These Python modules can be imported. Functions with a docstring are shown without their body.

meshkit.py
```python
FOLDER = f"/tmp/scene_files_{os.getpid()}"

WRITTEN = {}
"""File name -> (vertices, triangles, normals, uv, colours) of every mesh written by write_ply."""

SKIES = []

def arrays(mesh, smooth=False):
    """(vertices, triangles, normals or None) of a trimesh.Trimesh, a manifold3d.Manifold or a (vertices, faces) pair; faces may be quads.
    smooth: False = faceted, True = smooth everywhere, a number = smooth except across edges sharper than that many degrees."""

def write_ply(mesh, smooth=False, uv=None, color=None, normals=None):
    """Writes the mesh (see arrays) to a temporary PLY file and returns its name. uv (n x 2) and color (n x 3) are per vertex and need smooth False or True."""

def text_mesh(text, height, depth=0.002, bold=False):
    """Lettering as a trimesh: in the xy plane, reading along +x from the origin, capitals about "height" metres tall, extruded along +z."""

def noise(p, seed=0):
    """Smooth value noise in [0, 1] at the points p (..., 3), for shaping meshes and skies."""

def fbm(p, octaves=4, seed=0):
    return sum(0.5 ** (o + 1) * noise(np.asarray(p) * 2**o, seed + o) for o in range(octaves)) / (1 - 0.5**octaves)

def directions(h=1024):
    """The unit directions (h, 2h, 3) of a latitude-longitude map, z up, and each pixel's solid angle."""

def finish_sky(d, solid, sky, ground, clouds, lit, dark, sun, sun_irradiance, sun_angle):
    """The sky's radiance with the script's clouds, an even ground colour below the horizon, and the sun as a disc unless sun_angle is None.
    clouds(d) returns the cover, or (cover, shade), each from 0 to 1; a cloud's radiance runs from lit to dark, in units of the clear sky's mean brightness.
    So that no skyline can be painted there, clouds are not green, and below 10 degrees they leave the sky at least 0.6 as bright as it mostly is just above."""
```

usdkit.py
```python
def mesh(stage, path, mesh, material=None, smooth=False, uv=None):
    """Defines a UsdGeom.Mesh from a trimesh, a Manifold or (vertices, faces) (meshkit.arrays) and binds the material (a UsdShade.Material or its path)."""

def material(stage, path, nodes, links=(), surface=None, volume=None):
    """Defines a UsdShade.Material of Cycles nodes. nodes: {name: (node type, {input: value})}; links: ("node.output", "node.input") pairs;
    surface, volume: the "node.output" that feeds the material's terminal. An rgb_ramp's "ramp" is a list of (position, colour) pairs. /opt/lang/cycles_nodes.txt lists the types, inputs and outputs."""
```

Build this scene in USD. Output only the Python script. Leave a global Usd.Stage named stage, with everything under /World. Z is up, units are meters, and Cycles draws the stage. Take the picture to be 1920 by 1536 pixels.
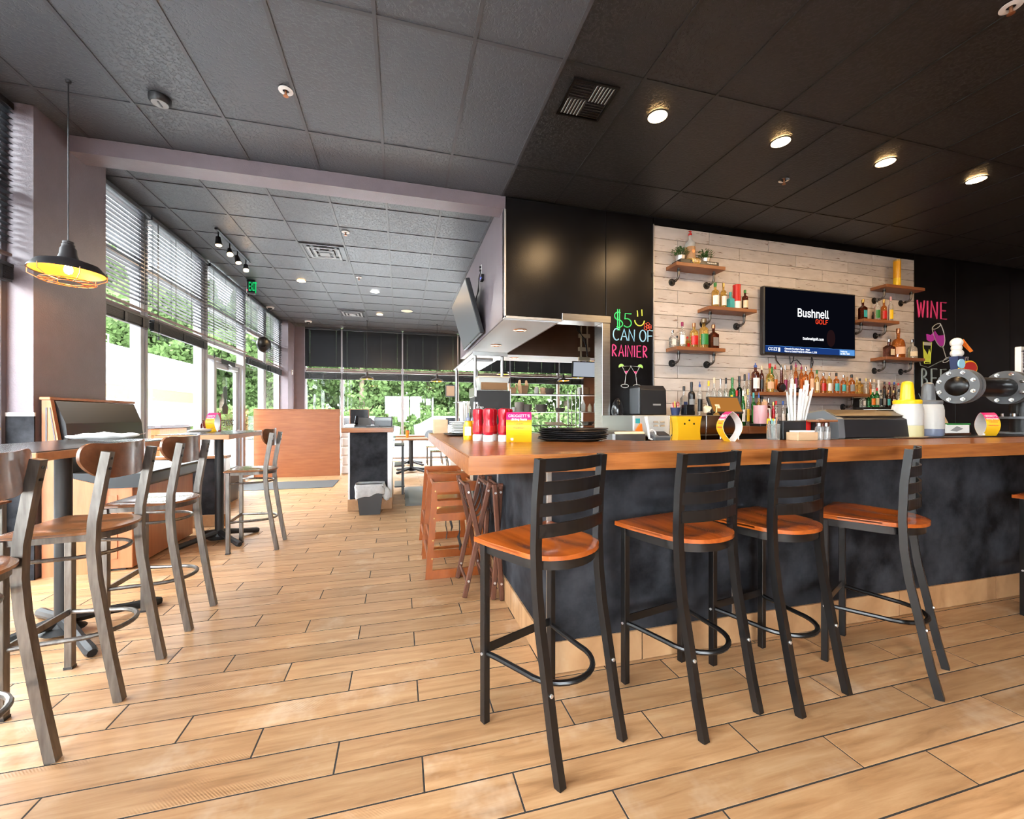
import math, random
import numpy as np, trimesh, usdkit, meshkit
from pxr import Usd, UsdGeom, UsdLux, UsdShade, Gf, Sdf
from shapely.geometry import Polygon, LineString, Point
from scipy.spatial import ConvexHull

EXPOSURE, SKY, BARLAMP = -0.1, 9.5, 22
LEAF1, LEAF2, LEAF3 = (.10, .155, .055), (.19, .265, .10), (.33, .40, .19)
stage = Usd.Stage.CreateInMemory()
UsdGeom.SetStageUpAxis(stage, 'Z'); UsdGeom.SetStageMetersPerUnit(stage, 1.0)
UsdGeom.Xform.Define(stage, '/World'); UsdGeom.Scope.Define(stage, '/World/Looks')
rnd = random.Random(7); nrnd = np.random.default_rng(7)

# ---------------------------------------------------------------- camera, sky, exposure
YAW = 0.262
SN, CS = math.sin(YAW), math.cos(YAW)
cam = UsdGeom.Camera.Define(stage, '/World/camera')
cam.CreateHorizontalApertureAttr(36.0); cam.CreateFocalLengthAttr(36.0 * 782 / 1920)
cam.CreateVerticalApertureOffsetAttr(36.0 * 13 / 1920)
cam.CreateClippingRangeAttr(Gf.Vec2f(0.05, 500)); cam.CreateExposureAttr(EXPOSURE)
cam.AddTransformOp().Set(Gf.Matrix4d(CS, -SN, 0, 0, 0, 0, 1, 0, -SN, -CS, 0, 0, 0, 0, 1.26, 1))

dome = UsdLux.DomeLight.Define(stage, '/World/sky')
dome.CreateIntensityAttr(SKY); dome.CreateColorAttr(Gf.Vec3f(0.90, 0.96, 1.0))

# ---------------------------------------------------------------- materials
M = {}
def node_mat(name, nodes, links, surface='p.BSDF'):
    M[name] = usdkit.material(stage, '/World/Looks/' + name, nodes, links, surface=surface); return M[name]
def plain(name, c, rough=.5, metal=0, **kw):
    return node_mat(name, {'p': ('principled_bsdf', dict(base_color=c, roughness=rough, metallic=metal, **kw))}, [])
def mottled(name, c1, c2, scale, rough=.5, bump=0, metal=0, stretch=(1, 1, 1), detail=4, lo=.35, hi=.65, rand=0, bscale=None, **kw):
    """noise between two colours, optionally stretched, with an optional bump; rand varies repeats"""
    n = {'tc': ('texture_coordinate', {}), 'mp': ('mapping', {'scale': stretch}),
         'n': ('noise_texture', {'scale': scale, 'detail': detail, 'roughness': .6, 'dimensions': '4D'}),
         'r': ('rgb_ramp', {'ramp': [(lo, c1), (hi, c2)]}),
         'p': ('principled_bsdf', dict(roughness=rough, metallic=metal, **kw))}
    l = [('tc.object', 'mp.vector'), ('mp.vector', 'n.vector'), ('n.fac', 'r.fac')]
    if rand:
        n['oi'] = ('object_info', {}); n['m1'] = ('math', {'math_type': 'multiply', 'value2': 37.0})
        n['hv'] = ('hsv', {}); n['mr'] = ('map_range', {'to_min': 1 - rand, 'to_max': 1 + rand})
        l += [('oi.random', 'm1.value1'), ('m1.value', 'n.w'), ('oi.random', 'mr.value'), ('mr.result', 'hv.value'), ('r.color', 'hv.color'), ('hv.color', 'p.base_color')]
    else:
        l += [('r.color', 'p.base_color')]
    if bump:
        n['b'] = ('bump', {'strength': 1.0, 'distance': bump})
        if bscale:
            n['n2'] = ('noise_texture', {'scale': bscale, 'detail': 3})
            l += [('mp.vector', 'n2.vector'), ('n2.fac', 'b.height')]
        else:
            l += [('n.fac', 'b.height')]
        l += [('b.normal', 'p.normal')]
    return node_mat(name, n, l)
def emit(name, c, s):
    return node_mat(name, {'p': ('emission', dict(color=c, strength=s))}, [], 'p.emission')
def glassy(name, c, rough=.02, tr=.9):
    return plain(name, c, rough, transmission_weight=tr, ior=1.45)

# floor tile: wood print, pale smears, faint saw marks, tone varies per tile
node_mat('floor_tile', {
    'tc': ('texture_coordinate', {}), 'mp': ('mapping', {'scale': (1.6, 16, 1)}), 'oi': ('object_info', {}),
    'm1': ('math', {'math_type': 'multiply', 'value2': 61.0}),
    'n': ('noise_texture', {'scale': 1.7, 'detail': 6, 'roughness': .62, 'dimensions': '4D', 'distortion': .6}),
    'r': ('rgb_ramp', {'ramp': [(.28, (.26, .125, .050)), (.45, (.39, .205, .092)), (.60, (.46, .265, .13)), (.78, (.53, .345, .20))]}),
    'n2': ('noise_texture', {'scale': 2.2, 'detail': 5, 'roughness': .7, 'dimensions': '4D'}),
    'r2': ('rgb_ramp', {'ramp': [(.56, (0, 0, 0)), (.74, (1, 1, 1))]}),
    'mx': ('mix_color', {'b': (.66, .52, .39)}), 'k': ('math', {'math_type': 'multiply', 'value2': .55}),
    'hv': ('hsv', {}), 'mr': ('map_range', {'to_min': .84, 'to_max': 1.12}),
    'w': ('wave_texture', {'scale': 62, 'distortion': 1.0, 'detail': 1, 'bands_direction': 'diagonal'}),
    'wm': ('math', {'math_type': 'multiply'}), 'wr': ('rgb_ramp', {'ramp': [(.60, (0, 0, 0)), (.7, (1, 1, 1))]}),
    'wn': ('noise_texture', {'scale': 1.1, 'detail': 2, 'dimensions': '4D'}), 'wmp': ('mapping', {'scale': (1.5, 6, 1)}),
    'b': ('bump', {'strength': .5, 'distance': .0008}),
    'rr': ('map_range', {'to_min': .34, 'to_max': .56}),
    'p': ('principled_bsdf', {'roughness': .4, 'specular_ior_level': .55})},
    [('tc.object', 'mp.vector'), ('oi.random', 'm1.value1'), ('m1.value', 'n.w'), ('m1.value', 'n2.w'), ('m1.value', 'wn.w'),
     ('mp.vector', 'n.vector'), ('tc.object', 'n2.vector'), ('n.fac', 'r.fac'), ('n2.fac', 'r2.fac'), ('r2.color', 'k.value1'), ('k.value', 'mx.fac'),
     ('r.color', 'mx.a'), ('mx.result', 'hv.color'), ('oi.random', 'mr.value'), ('mr.result', 'hv.value'), ('hv.color', 'p.base_color'),
     ('tc.object', 'w.vector'), ('tc.object', 'wmp.vector'), ('wmp.vector', 'wn.vector'), ('wn.fac', 'wr.fac'), ('w.fac', 'wm.value1'), ('wr.color', 'wm.value2'),
     ('wm.value', 'b.height'), ('b.normal', 'p.normal'), ('n2.fac', 'rr.value'), ('rr.result', 'p.roughness')])
# painted mineral-fibre ceiling tile: black semi-gloss with worm-like pits
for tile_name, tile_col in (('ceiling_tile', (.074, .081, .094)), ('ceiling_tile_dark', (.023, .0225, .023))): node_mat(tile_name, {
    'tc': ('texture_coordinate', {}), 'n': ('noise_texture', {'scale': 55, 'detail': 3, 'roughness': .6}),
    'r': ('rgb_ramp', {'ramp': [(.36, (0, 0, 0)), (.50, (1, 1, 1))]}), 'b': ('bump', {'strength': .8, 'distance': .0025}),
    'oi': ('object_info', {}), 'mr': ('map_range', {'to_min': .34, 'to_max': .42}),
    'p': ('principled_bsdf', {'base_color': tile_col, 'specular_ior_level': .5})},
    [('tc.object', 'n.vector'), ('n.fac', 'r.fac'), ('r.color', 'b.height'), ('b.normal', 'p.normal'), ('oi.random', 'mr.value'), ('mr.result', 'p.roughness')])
plain('steel_bright', (.62, .62, .60), .42, .35)
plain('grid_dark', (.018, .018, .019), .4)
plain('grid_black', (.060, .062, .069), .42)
plain('grout', (.022, .019, .017), .9)
mottled('lavender', (.185, .150, .170), (.205, .168, .188), 6, .42, bump=.0015, bscale=90)
mottled('brown_wall', (.16, .085, .05), (.19, .10, .06), 5, .5)
plain('off_white', (.72, .70, .68), .45)
plain('white', (.82, .82, .80), .4)
plain('steel', (.50, .50, .49), .32, 1)
plain('vent_grey', (.26, .27, .28), .5)
mottled('steel_brushed', (.50, .50, .49), (.62, .62, .61), 4, .30, metal=1, stretch=(1, 1, 30))
plain('mirror_steel', (.62, .61, .60), .10, 1)
plain('aluminium', (.70, .70, .71), .35, .85)
plain('chrome', (.75, .75, .75), .12, 1)
node_mat('gunmetal', {'tc': ('texture_coordinate', {}), 'mp': ('mapping', {'scale': (9, 9, 1.5)}), 'n': ('noise_texture', {'scale': 6, 'detail': 5}),
    'r': ('rgb_ramp', {'ramp': [(.30, (.12, .108, .097)), (.70, (.21, .192, .175))]}), 'p': ('principled_bsdf', {'metallic': .85, 'roughness': .36})},
    [('tc.object', 'mp.vector'), ('mp.vector', 'n.vector'), ('n.fac', 'r.fac'), ('r.color', 'p.base_color')])
plain('black_metal', (.005, .005, .0055), .30)
plain('black_iron', (.022, .022, .023), .5, .3)
plain('black_gloss', (.008, .008, .009), .12)
plain('black_plastic', (.018, .018, .020), .35)
plain('grey_plastic', (.13, .14, .15), .35)
mottled('chalkboard', (.004, .004, .005), (.007, .007, .008), 3, .25, bump=.0006, bscale=160, specular_ior_level=.34)
mottled('bar_plaster', (.004, .004, .0055), (.046, .048, .056), 4.0, .75, bump=.003, detail=8, lo=.36, hi=.72, specular_ior_level=.15)
def wood(name, c1, c2, stretch, rough=.35, scale=3.0, rand=.08, coat=0.0):
    return mottled(name, c1, c2, scale, rough, stretch=stretch, detail=6, lo=.3, hi=.7, rand=rand, coat_weight=coat, coat_roughness=.12)
wood('counter_wood', (.20, .058, .012), (.40, .145, .038), (1.1, 14, 14), .24, 2.2, 0)
wood('seat_wood', (.24, .045, .006), (.40, .095, .014), (7, 1, 7), .22, 3, .06, .4)
wood('walnut', (.115, .042, .018), (.19, .078, .036), (9, 1.5, 9), .25, 3, .05, .5)
wood('walnut_seat', (.16, .062, .022), (.26, .108, .042), (1.5, 9, 9), .22, 3, .05, .6)
wood('booth_wood', (.36, .125, .048), (.47, .185, .078), (9, 9, 1.2), .38, 2.5, .03)
wood('partition_wood', (.25, .072, .022), (.36, .125, .042), (1.2, 5, 12), .4, 2.4, .03)
wood('table_edge', (.35, .15, .06), (.46, .21, .09), (1.5, 9, 9), .35, 2.5, .03)
wood('highchair_wood', (.24, .055, .010), (.33, .085, .016), (5, 5, 2), .3, 3, .08, .3)
wood('dark_stand_wood', (.085, .028, .015), (.12, .042, .022), (6, 6, 2), .38, 3, .1)
wood('shelf_wood', (.24, .088, .035), (.34, .135, .055), (1.2, 8, 8), .4, 3, .06)
wood('pale_wood', (.55, .36, .20), (.66, .46, .28), (2, 8, 8), .5, 3, .05)
plain('table_black', (.03, .03, .032), .22)
# whitewashed plank with worn streaks along the boards
node_mat('plank', {
    'tc': ('texture_coordinate', {}), 'oi': ('object_info', {}), 'm1': ('math', {'math_type': 'multiply', 'value2': 53.0}),
    'mp': ('mapping', {'scale': (3.0, 1, 26)}), 'n': ('noise_texture', {'scale': 1.6, 'detail': 7, 'roughness': .75, 'dimensions': '4D'}),
    'r': ('rgb_ramp', {'ramp': [(.585, (0, 0, 0)), (.64, (1, 1, 1))]}),
    'n2': ('noise_texture', {'scale': 5.5, 'detail': 4, 'dimensions': '4D'}), 'mp2': ('mapping', {'scale': (1, 1, 3)}),
    'r2': ('rgb_ramp', {'ramp': [(.3, (.55, .49, .45)), (.7, (.66, .60, .56))]}), 'mx': ('mix_color', {'b': (.20, .115, .07)}),
    'hv': ('hsv', {}), 'mr': ('map_range', {'to_min': .88, 'to_max': 1.06}),
    'p': ('principled_bsdf', {'roughness': .5})},
    [('tc.object', 'mp.vector'), ('oi.random', 'm1.value1'), ('m1.value', 'n.w'), ('m1.value', 'n2.w'), ('mp.vector', 'n.vector'), ('n.fac', 'r.fac'), ('r.color', 'mx.fac'),
     ('tc.object', 'mp2.vector'), ('mp2.vector', 'n2.vector'), ('n2.fac', 'r2.fac'), ('r2.color', 'mx.a'), ('mx.result', 'hv.color'), ('oi.random', 'mr.value'), ('mr.result', 'hv.value'), ('hv.color', 'p.base_color')])
node_mat('pane', {'t': ('transparent_bsdf', {'color': (.97, .98, .98)}), 'g': ('glossy_bsdf', {'roughness': .01, 'color': (.9, .9, .9)}), 'f': ('layer_weight', {'blend': .5}), 'pw': ('math', {'math_type': 'power', 'value2': 4.5}), 'ml': ('math', {'math_type': 'multiply_add', 'value2': .6, 'value3': .03}), 'x': ('mix_closure', {})},
         [('f.facing', 'pw.value1'), ('pw.value', 'ml.value1'), ('ml.value', 'x.fac'), ('t.BSDF', 'x.closure1'), ('g.BSDF', 'x.closure2')], 'x.closure')
plain('blind_slat', (.022, .024, .028), .38)
plain('blind_rail', (.22, .15, .13), .4)
plain('frame_metal', (.40, .39, .41), .35, .4)
plain('frame_dark', (.10, .09, .10), .4)
plain('vinyl_black', (.010, .011, .013), .34)
plain('bin_grey', (.045, .048, .052), .4)
plain('paper', (.80, .80, .79), .6)
plain('paper_warm', (.70, .60, .46), .6)
plain('tent_yellow', (.90, .50, .012), .45)
plain('tent_orange', (.85, .28, .015), .45)
plain('tent_pink', (.78, .015, .16), .45)
plain('ink_red', (.60, .08, .03), .6)
plain('ketchup_red', (.42, .008, .020), .18)
plain('mustard', (.80, .36, .006), .22)
plain('yellow', (.85, .55, .01), .3)
plain('red', (.55, .015, .012), .3)
plain('pink', (.75, .42, .46), .35)
plain('teal', (.05, .38, .40), .3)
plain('green', (.03, .22, .05), .3)
plain('blue', (.03, .09, .38), .3)
plain('navy', (.02, .035, .11), .4)
plain('copper', (.55, .25, .13), .3, .8)
plain('gold', (.62, .42, .14), .3, .7)
plain('cream', (.78, .66, .46), .5)
plain('peach', (.75, .45, .27), .5)
plain('orange', (.80, .20, .02), .4)
plain('lavender_cap', (.30, .27, .50), .4)
plain('grey', (.25, .25, .25), .5)
plain('magenta', (.30, .02, .10), .35)
plain('stoneware', (.26, .22, .19), .45)
plain('granola', (.22, .115, .05), .8)
plain('kraft', (.50, .30, .16), .7)
plain('concrete', (.42, .42, .41), .8)
plain('asphalt', (.30, .30, .31), .85)
plain('trailer_white', (.15, .15, .147), .5)
plain('trailer_yellow', (.165, .135, .075), .45)
mottled('mat_fabric', (.055, .058, .062), (.095, .098, .10), 120, .9)
plain('mat_rubber', (.15, .16, .17), .55)
mottled('linen_bag', (.60, .62, .63), (.80, .82, .83), 14, .35, bump=.006, transmission_weight=.35)
for k, c in dict(glass_clear=(.93, .95, .94), glass_amber=(.72, .25, .05), glass_dark=(.16, .04, .02), glass_gold=(.85, .58, .16), glass_green=(.06, .42, .10), glass_deep=(.02, .06, .035), glass_teal=(.2, .7, .66), liquid=(.93, .88, .70)).items():
    glassy(k, c, .03, .85)
plain('bottle_black', (.010, .010, .011), .3)
plain('frosted', (.78, .80, .80), .45, transmission_weight=.5)
plain('jug_plastic', (.82, .83, .80), .4, transmission_weight=.35)
plain('jug_oil', (.72, .66, .36), .4, transmission_weight=.3)
plain('jug_blue', (.22, .26, .38), .4, transmission_weight=.3)
emit('lamp_warm', (1, .60, .24), 60); emit('lamp_white', (1, .97, .92), 40); emit('lamp_dim', (1, .62, .28), 14); emit('filament', (1, .50, .12), 160)
plain('copper_inside', (.70, .33, .07), .3, .4)
plain('shade_black', (.035, .030, .032), .42, .2)
emit('exit_green', (.02, .75, .22), .9); emit('led_red', (1, .02, .03), 4); emit('led_blue', (.05, .08, 1), 8)
emit('screen_dark', (.0025, .003, .006), 1); emit('screen_white', (.95, .97, 1), 1.5); emit('screen_red', (1, .06, .02), 1.2); emit('screen_blue', (.012, .045, .20), 1.1); emit('screen_line', (.12, .35, .8), 1.0); emit('screen_skin', (.030, .012, .014), .6); emit('pos_amber', (.55, .22, .045), .9); emit('screen_grey', (.55, .60, .68), .8)
for k, c in dict(chalk_green=(.06, .75, .20), chalk_lime=(.75, .85, .10), chalk_blue=(.34, .66, .86), chalk_pink=(.85, .06, .24), chalk_red=(.75, .10, .05), chalk_white=(.62, .64, .62), chalk_grey=(.28, .36, .38), chalk_violet=(.60, .05, .55), chalk_leaf=(.40, .72, .16)).items():
    plain(k, c, .7)
node_mat('leaf', {'oi': ('object_info', {}), 'g': ('geometry', {}), 'r': ('rgb_ramp', {'ramp': [(0, LEAF1), (.5, LEAF2), (1, LEAF3)]}),
    'd': ('diffuse_bsdf', {}), 't': ('translucent_bsdf', {}), 'x': ('mix_closure', {'fac': .35})},
    [('g.random_per_island', 'r.fac'), ('r.color', 'd.color'), ('r.color', 't.color'), ('d.BSDF', 'x.closure1'), ('t.BSDF', 'x.closure2')], 'x.closure')
plain('plant_leaf', (.06, .16, .04), .5)
mottled('bark', (.10, .07, .05), (.20, .15, .11), 8, .9)

# ---------------------------------------------------------------- building helpers
used = {}
def path_of(name, parent):
    base = str(parent.GetPath()) if parent else '/World'
    k = base + '/' + name; n = used.get(k, 0); used[k] = n + 1
    return k if n == 0 else f'{k}_{n:03d}'
class B:
    """collects shapes; build() makes them one mesh of the scene"""
    def __init__(s): s.m = []
    def add(s, m): s.m.append(m); return s
    def box(s, x0, x1, y0, y1, z0, z1, bev=0):
        if bev:
            P = []
            for i in (0, 1):
                for j in (0, 1):
                    for k in (0, 1):
                        c = np.array([(x0, x1)[i], (y0, y1)[j], (z0, z1)[k]]); d = bev * np.array([1 - 2 * i, 1 - 2 * j, 1 - 2 * k])
                        P += [c + d * (0, 1, 1), c + d * (1, 0, 1), c + d * (1, 1, 0)]
            return s.hull(P)
        m = trimesh.creation.box((x1 - x0, y1 - y0, z1 - z0)); m.apply_translation(((x0 + x1) / 2, (y0 + y1) / 2, (z0 + z1) / 2)); s.m.append(m); return s
    def hull(s, P):
        P = np.asarray(P, float); h = ConvexHull(P); c = P.mean(0); f = h.simplices.copy()
        n = np.cross(P[f[:, 1]] - P[f[:, 0]], P[f[:, 2]] - P[f[:, 0]]); bad = (n * (P[f[:, 0]] - c)).sum(1) < 0; f[bad] = f[bad][:, ::-1]
        m = trimesh.Trimesh(P, f, process=False); m.remove_unreferenced_vertices(); s.m.append(m); return s
    def bar(s, p0, p1, w, h=None, up=(0, 0, 1), bev=0):
        """a rectangular bar from p0 to p1; w across, h along up"""
        h = h or w; p0, p1 = np.array(p0, float), np.array(p1, float); d = p1 - p0; L = np.linalg.norm(d); d /= L
        a = np.cross(d, up)
        if np.linalg.norm(a) < 1e-6: a = np.cross(d, (0, 1, 0))
        a /= np.linalg.norm(a); b = np.cross(a, d)
        t = B().box(-w / 2, w / 2, 0, L, -h / 2, h / 2, bev).m[0]; R = np.eye(4); R[:3, 0], R[:3, 1], R[:3, 2], R[:3, 3] = a, d, b, p0
        t.apply_transform(R); s.m.append(t); return s
    def cyl(s, p0, p1, r, n=14, r2=None):
        p0, p1 = np.array(p0, float), np.array(p1, float); L = np.linalg.norm(p1 - p0)
        t = B().lathe([(0, 0), (r, 0), (r if r2 is None else r2, L), (0, L)], n).m[0]
        t.apply_transform(trimesh.geometry.align_vectors((0, 0, 1), (p1 - p0) / L)); t.apply_translation(p0); s.m.append(t); return s
    def lathe(s, prof, n=20, at=(0, 0, 0)):
        prof = np.array(prof, float); k = len(prof); a = np.arange(n) * 2 * math.pi / n
        v = np.stack([prof[:, 0][:, None] * np.cos(a), prof[:, 0][:, None] * np.sin(a), np.repeat(prof[:, 1][:, None], n, 1)], -1).reshape(-1, 3)
        f = []
        for i in range(k - 1):
            for j in range(n):
                q = (i * n + j, i * n + (j + 1) % n, (i + 1) * n + (j + 1) % n, (i + 1) * n + j)
                if prof[i, 0] > 1e-9: f.append((q[0], q[1], q[2]))
                if prof[i + 1, 0] > 1e-9: f.append((q[0], q[2], q[3]) if prof[i, 0] > 1e-9 else (q[0], q[2], q[3]))
        m = trimesh.Trimesh(v, f, process=False); m.merge_vertices(); m.remove_unreferenced_vertices(); m.apply_translation(at); s.m.append(m); return s
    def tube(s, pts, r, n=8, closed=False):
        p = np.asarray(pts, float); k = len(p); r = np.broadcast_to(r, k)
        t = (np.roll(p, -1, 0) - np.roll(p, 1, 0)) if closed else np.gradient(p, axis=0)
        t /= np.linalg.norm(t, axis=1, keepdims=True) + 1e-12
        u = np.cross(t[0], (0, 0, 1.0)); u = u if np.linalg.norm(u) > .1 else np.cross(t[0], (0, 1.0, 0)); u /= np.linalg.norm(u); V = []
        a = np.arange(n) * 2 * math.pi / n
        for i in range(k):
            u = u - t[i] * (u @ t[i]); u /= np.linalg.norm(u); w = np.cross(t[i], u)
            V.append(p[i] + r[i] * (np.cos(a)[:, None] * u + np.sin(a)[:, None] * w))
        V = np.vstack(V); f = []
        for i in range(k if closed else k - 1):
            i2 = (i + 1) % k
            for j in range(n):
                j2 = (j + 1) % n; f += [(i * n + j, i * n + j2, i2 * n + j2), (i * n + j, i2 * n + j2, i2 * n + j)]
        if not closed:
            V = np.vstack([V, p[0], p[-1]]); e = len(V)
            for j in range(n):
                j2 = (j + 1) % n; f += [(j2, j, e - 2), ((k - 1) * n + j, (k - 1) * n + j2, e - 1)]
        s.m.append(trimesh.Trimesh(V, f, process=False)); return s
    def prism(s, poly, axis, a0, a1):
        """extrudes a polygon; axis 'x': polygon in (y,z); 'y': in (x,z); 'z': in (x,y)"""
        poly = poly if hasattr(poly, 'exterior') else Polygon(poly)
        m = trimesh.creation.extrude_polygon(poly, a1 - a0, engine='earcut'); v = np.array(m.vertices); f = np.array(m.faces); h = v[:, 2] + a0
        if axis == 'z': v = np.c_[v[:, 0], v[:, 1], h]
        elif axis == 'x': v = np.c_[h, v[:, 0], v[:, 1]]
        else: v = np.c_[v[:, 0], h, v[:, 1]]; f = f[:, ::-1]
        s.m.append(trimesh.Trimesh(v, f, process=False)); return s
    def sphere(s, c, r, sub=2, sc=(1, 1, 1)):
        m = trimesh.creation.icosphere(sub, 1.0); m.apply_scale(np.array(sc) * r); m.apply_translation(c); s.m.append(m); return s
    def move(s, t=(0, 0, 0), rz=0, rx=0, ry=0):
        R = trimesh.transformations.euler_matrix(rx, ry, rz); R[:3, 3] = t
        for m in s.m: m.apply_transform(R)
        return s
    def mesh(s): return trimesh.util.concatenate(s.m) if len(s.m) > 1 else s.m[0]
    def build(s, name, mat, parent=None, smooth=False, label=None, kind=None):
        p = path_of(name, parent); usdkit.mesh(stage, p, s.mesh(), M[mat], smooth=smooth); o = stage.GetPrimAtPath(p)
        if label: o.SetCustomDataByKey('label', label)
        if kind: o.SetCustomDataByKey('kind', kind)
        return o
def tag(o, label=None, cat=None, group=None, kind=None):
    for k, v in (('label', label), ('category', cat), ('group', group), ('kind', kind)):
        if v: o.SetCustomDataByKey(k, v)
    return o
def thing(name, label=None, cat=None, loc=(0, 0, 0), rz=0, group=None, kind=None, scale=None):
    x = UsdGeom.Xform.Define(stage, path_of(name, None)); x.AddTranslateOp().Set(Gf.Vec3d(*map(float, loc)))
    x.AddRotateZOp().Set(float(rz))
    if scale: x.AddScaleOp().Set(Gf.Vec3f(*scale))
    return tag(x.GetPrim(), label, cat, group, kind)
def dup(root, loc, rz, label, group=None, scale=None):
    name = root.GetName().rstrip('0123456789').rstrip('_'); was = root.GetCustomData()
    x = UsdGeom.Xform.Define(stage, path_of(name, None)); o = x.GetPrim(); o.GetReferences().AddInternalReference(root.GetPath())
    x.ClearXformOpOrder(); x.AddTranslateOp().Set(Gf.Vec3d(*map(float, loc))); x.AddRotateZOp().Set(float(rz))
    if scale: x.AddScaleOp().Set(Gf.Vec3f(*scale))
    tag(o, label, was.get('category'), group or was.get('group')); o.SetInstanceable(True); return o
def sub(name, parent, loc=(0, 0, 0), rz=0, label=None):
    x = UsdGeom.Xform.Define(stage, path_of(name, parent)); x.AddTranslateOp().Set(Gf.Vec3d(*map(float, loc))); x.AddRotateZOp().Set(float(rz))
    if label: x.GetPrim().SetCustomDataByKey('label', label)
    return x.GetPrim()
def struct(name, b, mat, smooth=False, label=None):
    o = b.build(name, mat, None, smooth, label, 'structure'); return o
def text(s, h, depth=.002, bold=False):
    return meshkit.text_mesh(s, h, depth, bold)
def wall_text(s, h, x, y, z, bold=False, mirror=False, depth=.002, slant=0, wide=1.0):
    """lettering on a wall facing -Y; (x, z) is its left bottom"""
    m = text(s, h, depth, bold); v = np.array(m.vertices); f = np.array(m.faces)
    v[:, 0] = v[:, 0] * wide + slant * v[:, 1]
    if mirror: v[:, 0] = v[:, 0].max() - v[:, 0]
    w = np.c_[v[:, 0] + x, y - v[:, 2], v[:, 1] + z]
    return trimesh.Trimesh(w, f if not mirror else f[:, ::-1], process=False)
def strokes(lines, r, y, n=6):
    """chalk lines on a wall facing -Y: polylines in (x, z)"""
    b = B()
    for l in lines:
        b.tube([(p[0], y, p[1]) for p in l], r, n)
    return b
def arc(cx, cz, rx, rz, a0, a1, n=14):
    return [(cx + rx * math.cos(math.radians(a0 + (a1 - a0) * i / n)), cz + rz * math.sin(math.radians(a0 + (a1 - a0) * i / n))) for i in range(n + 1)]
def disk_light(name, parent, loc, r, power, color, cone=None):
    l = UsdLux.DiskLight.Define(stage, path_of(name, parent)); l.AddTranslateOp().Set(Gf.Vec3d(*map(float, loc)))
    l.CreateRadiusAttr(r); l.CreateIntensityAttr(power / (math.pi * math.pi * r * r)); l.CreateColorAttr(Gf.Vec3f(*color)); l.CreateNormalizeAttr(False)
    return l
# ---------------------------------------------------------------- floor: wood-look tiles laid in a one-third stagger
CEIL = 3.66; XW = -2.93; YF = 12.2; YB = 4.41
def px_of(x, y, z):
    d = x * SN + y * CS; return (960 + 782 * (x * CS - y * SN) / d, 781 - 782 * (z - 1.26) / d, d) if d > .2 else (-9e9, 0, d)
fl = thing('floor', 'wood-look tile floor of long tan planks with dark grout', kind='structure')
B().box(-3.1, 10.7, -4.1, 12.3, -.15, -.0008).build('grout_bed', 'grout', fl)
PW, PL, GAP = .1545, .917, .006
cand = []
for k in range(-43, 64):
    y0 = 2.507 + PW * k; y1 = y0 + PW
    if y1 > 12.25 or y0 < -4.05: continue
    xj = -.229 - .306 * k; xj -= math.floor((xj + 3.0) / PL) * PL + PL
    while xj < 10.6:
        a, b = max(xj, -3.0), min(xj + PL, 10.65); xj += PL
        if b - a < .05: continue
        p = [px_of(x, y, 0) for x in (a, (a + b) / 2, b) for y in (y0, y1)]
        vis = any(-10 < q[0] < 1930 and q[1] < 1545 and q[2] > .3 for q in p) and not (a > .75 and y0 > 1.95 and y0 < 4.3)
        cand.append((0 if vis else 1, math.hypot((a + b) / 2, (y0 + y1) / 2), a, b, y0, y1))
cand.sort()
field = B()
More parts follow.
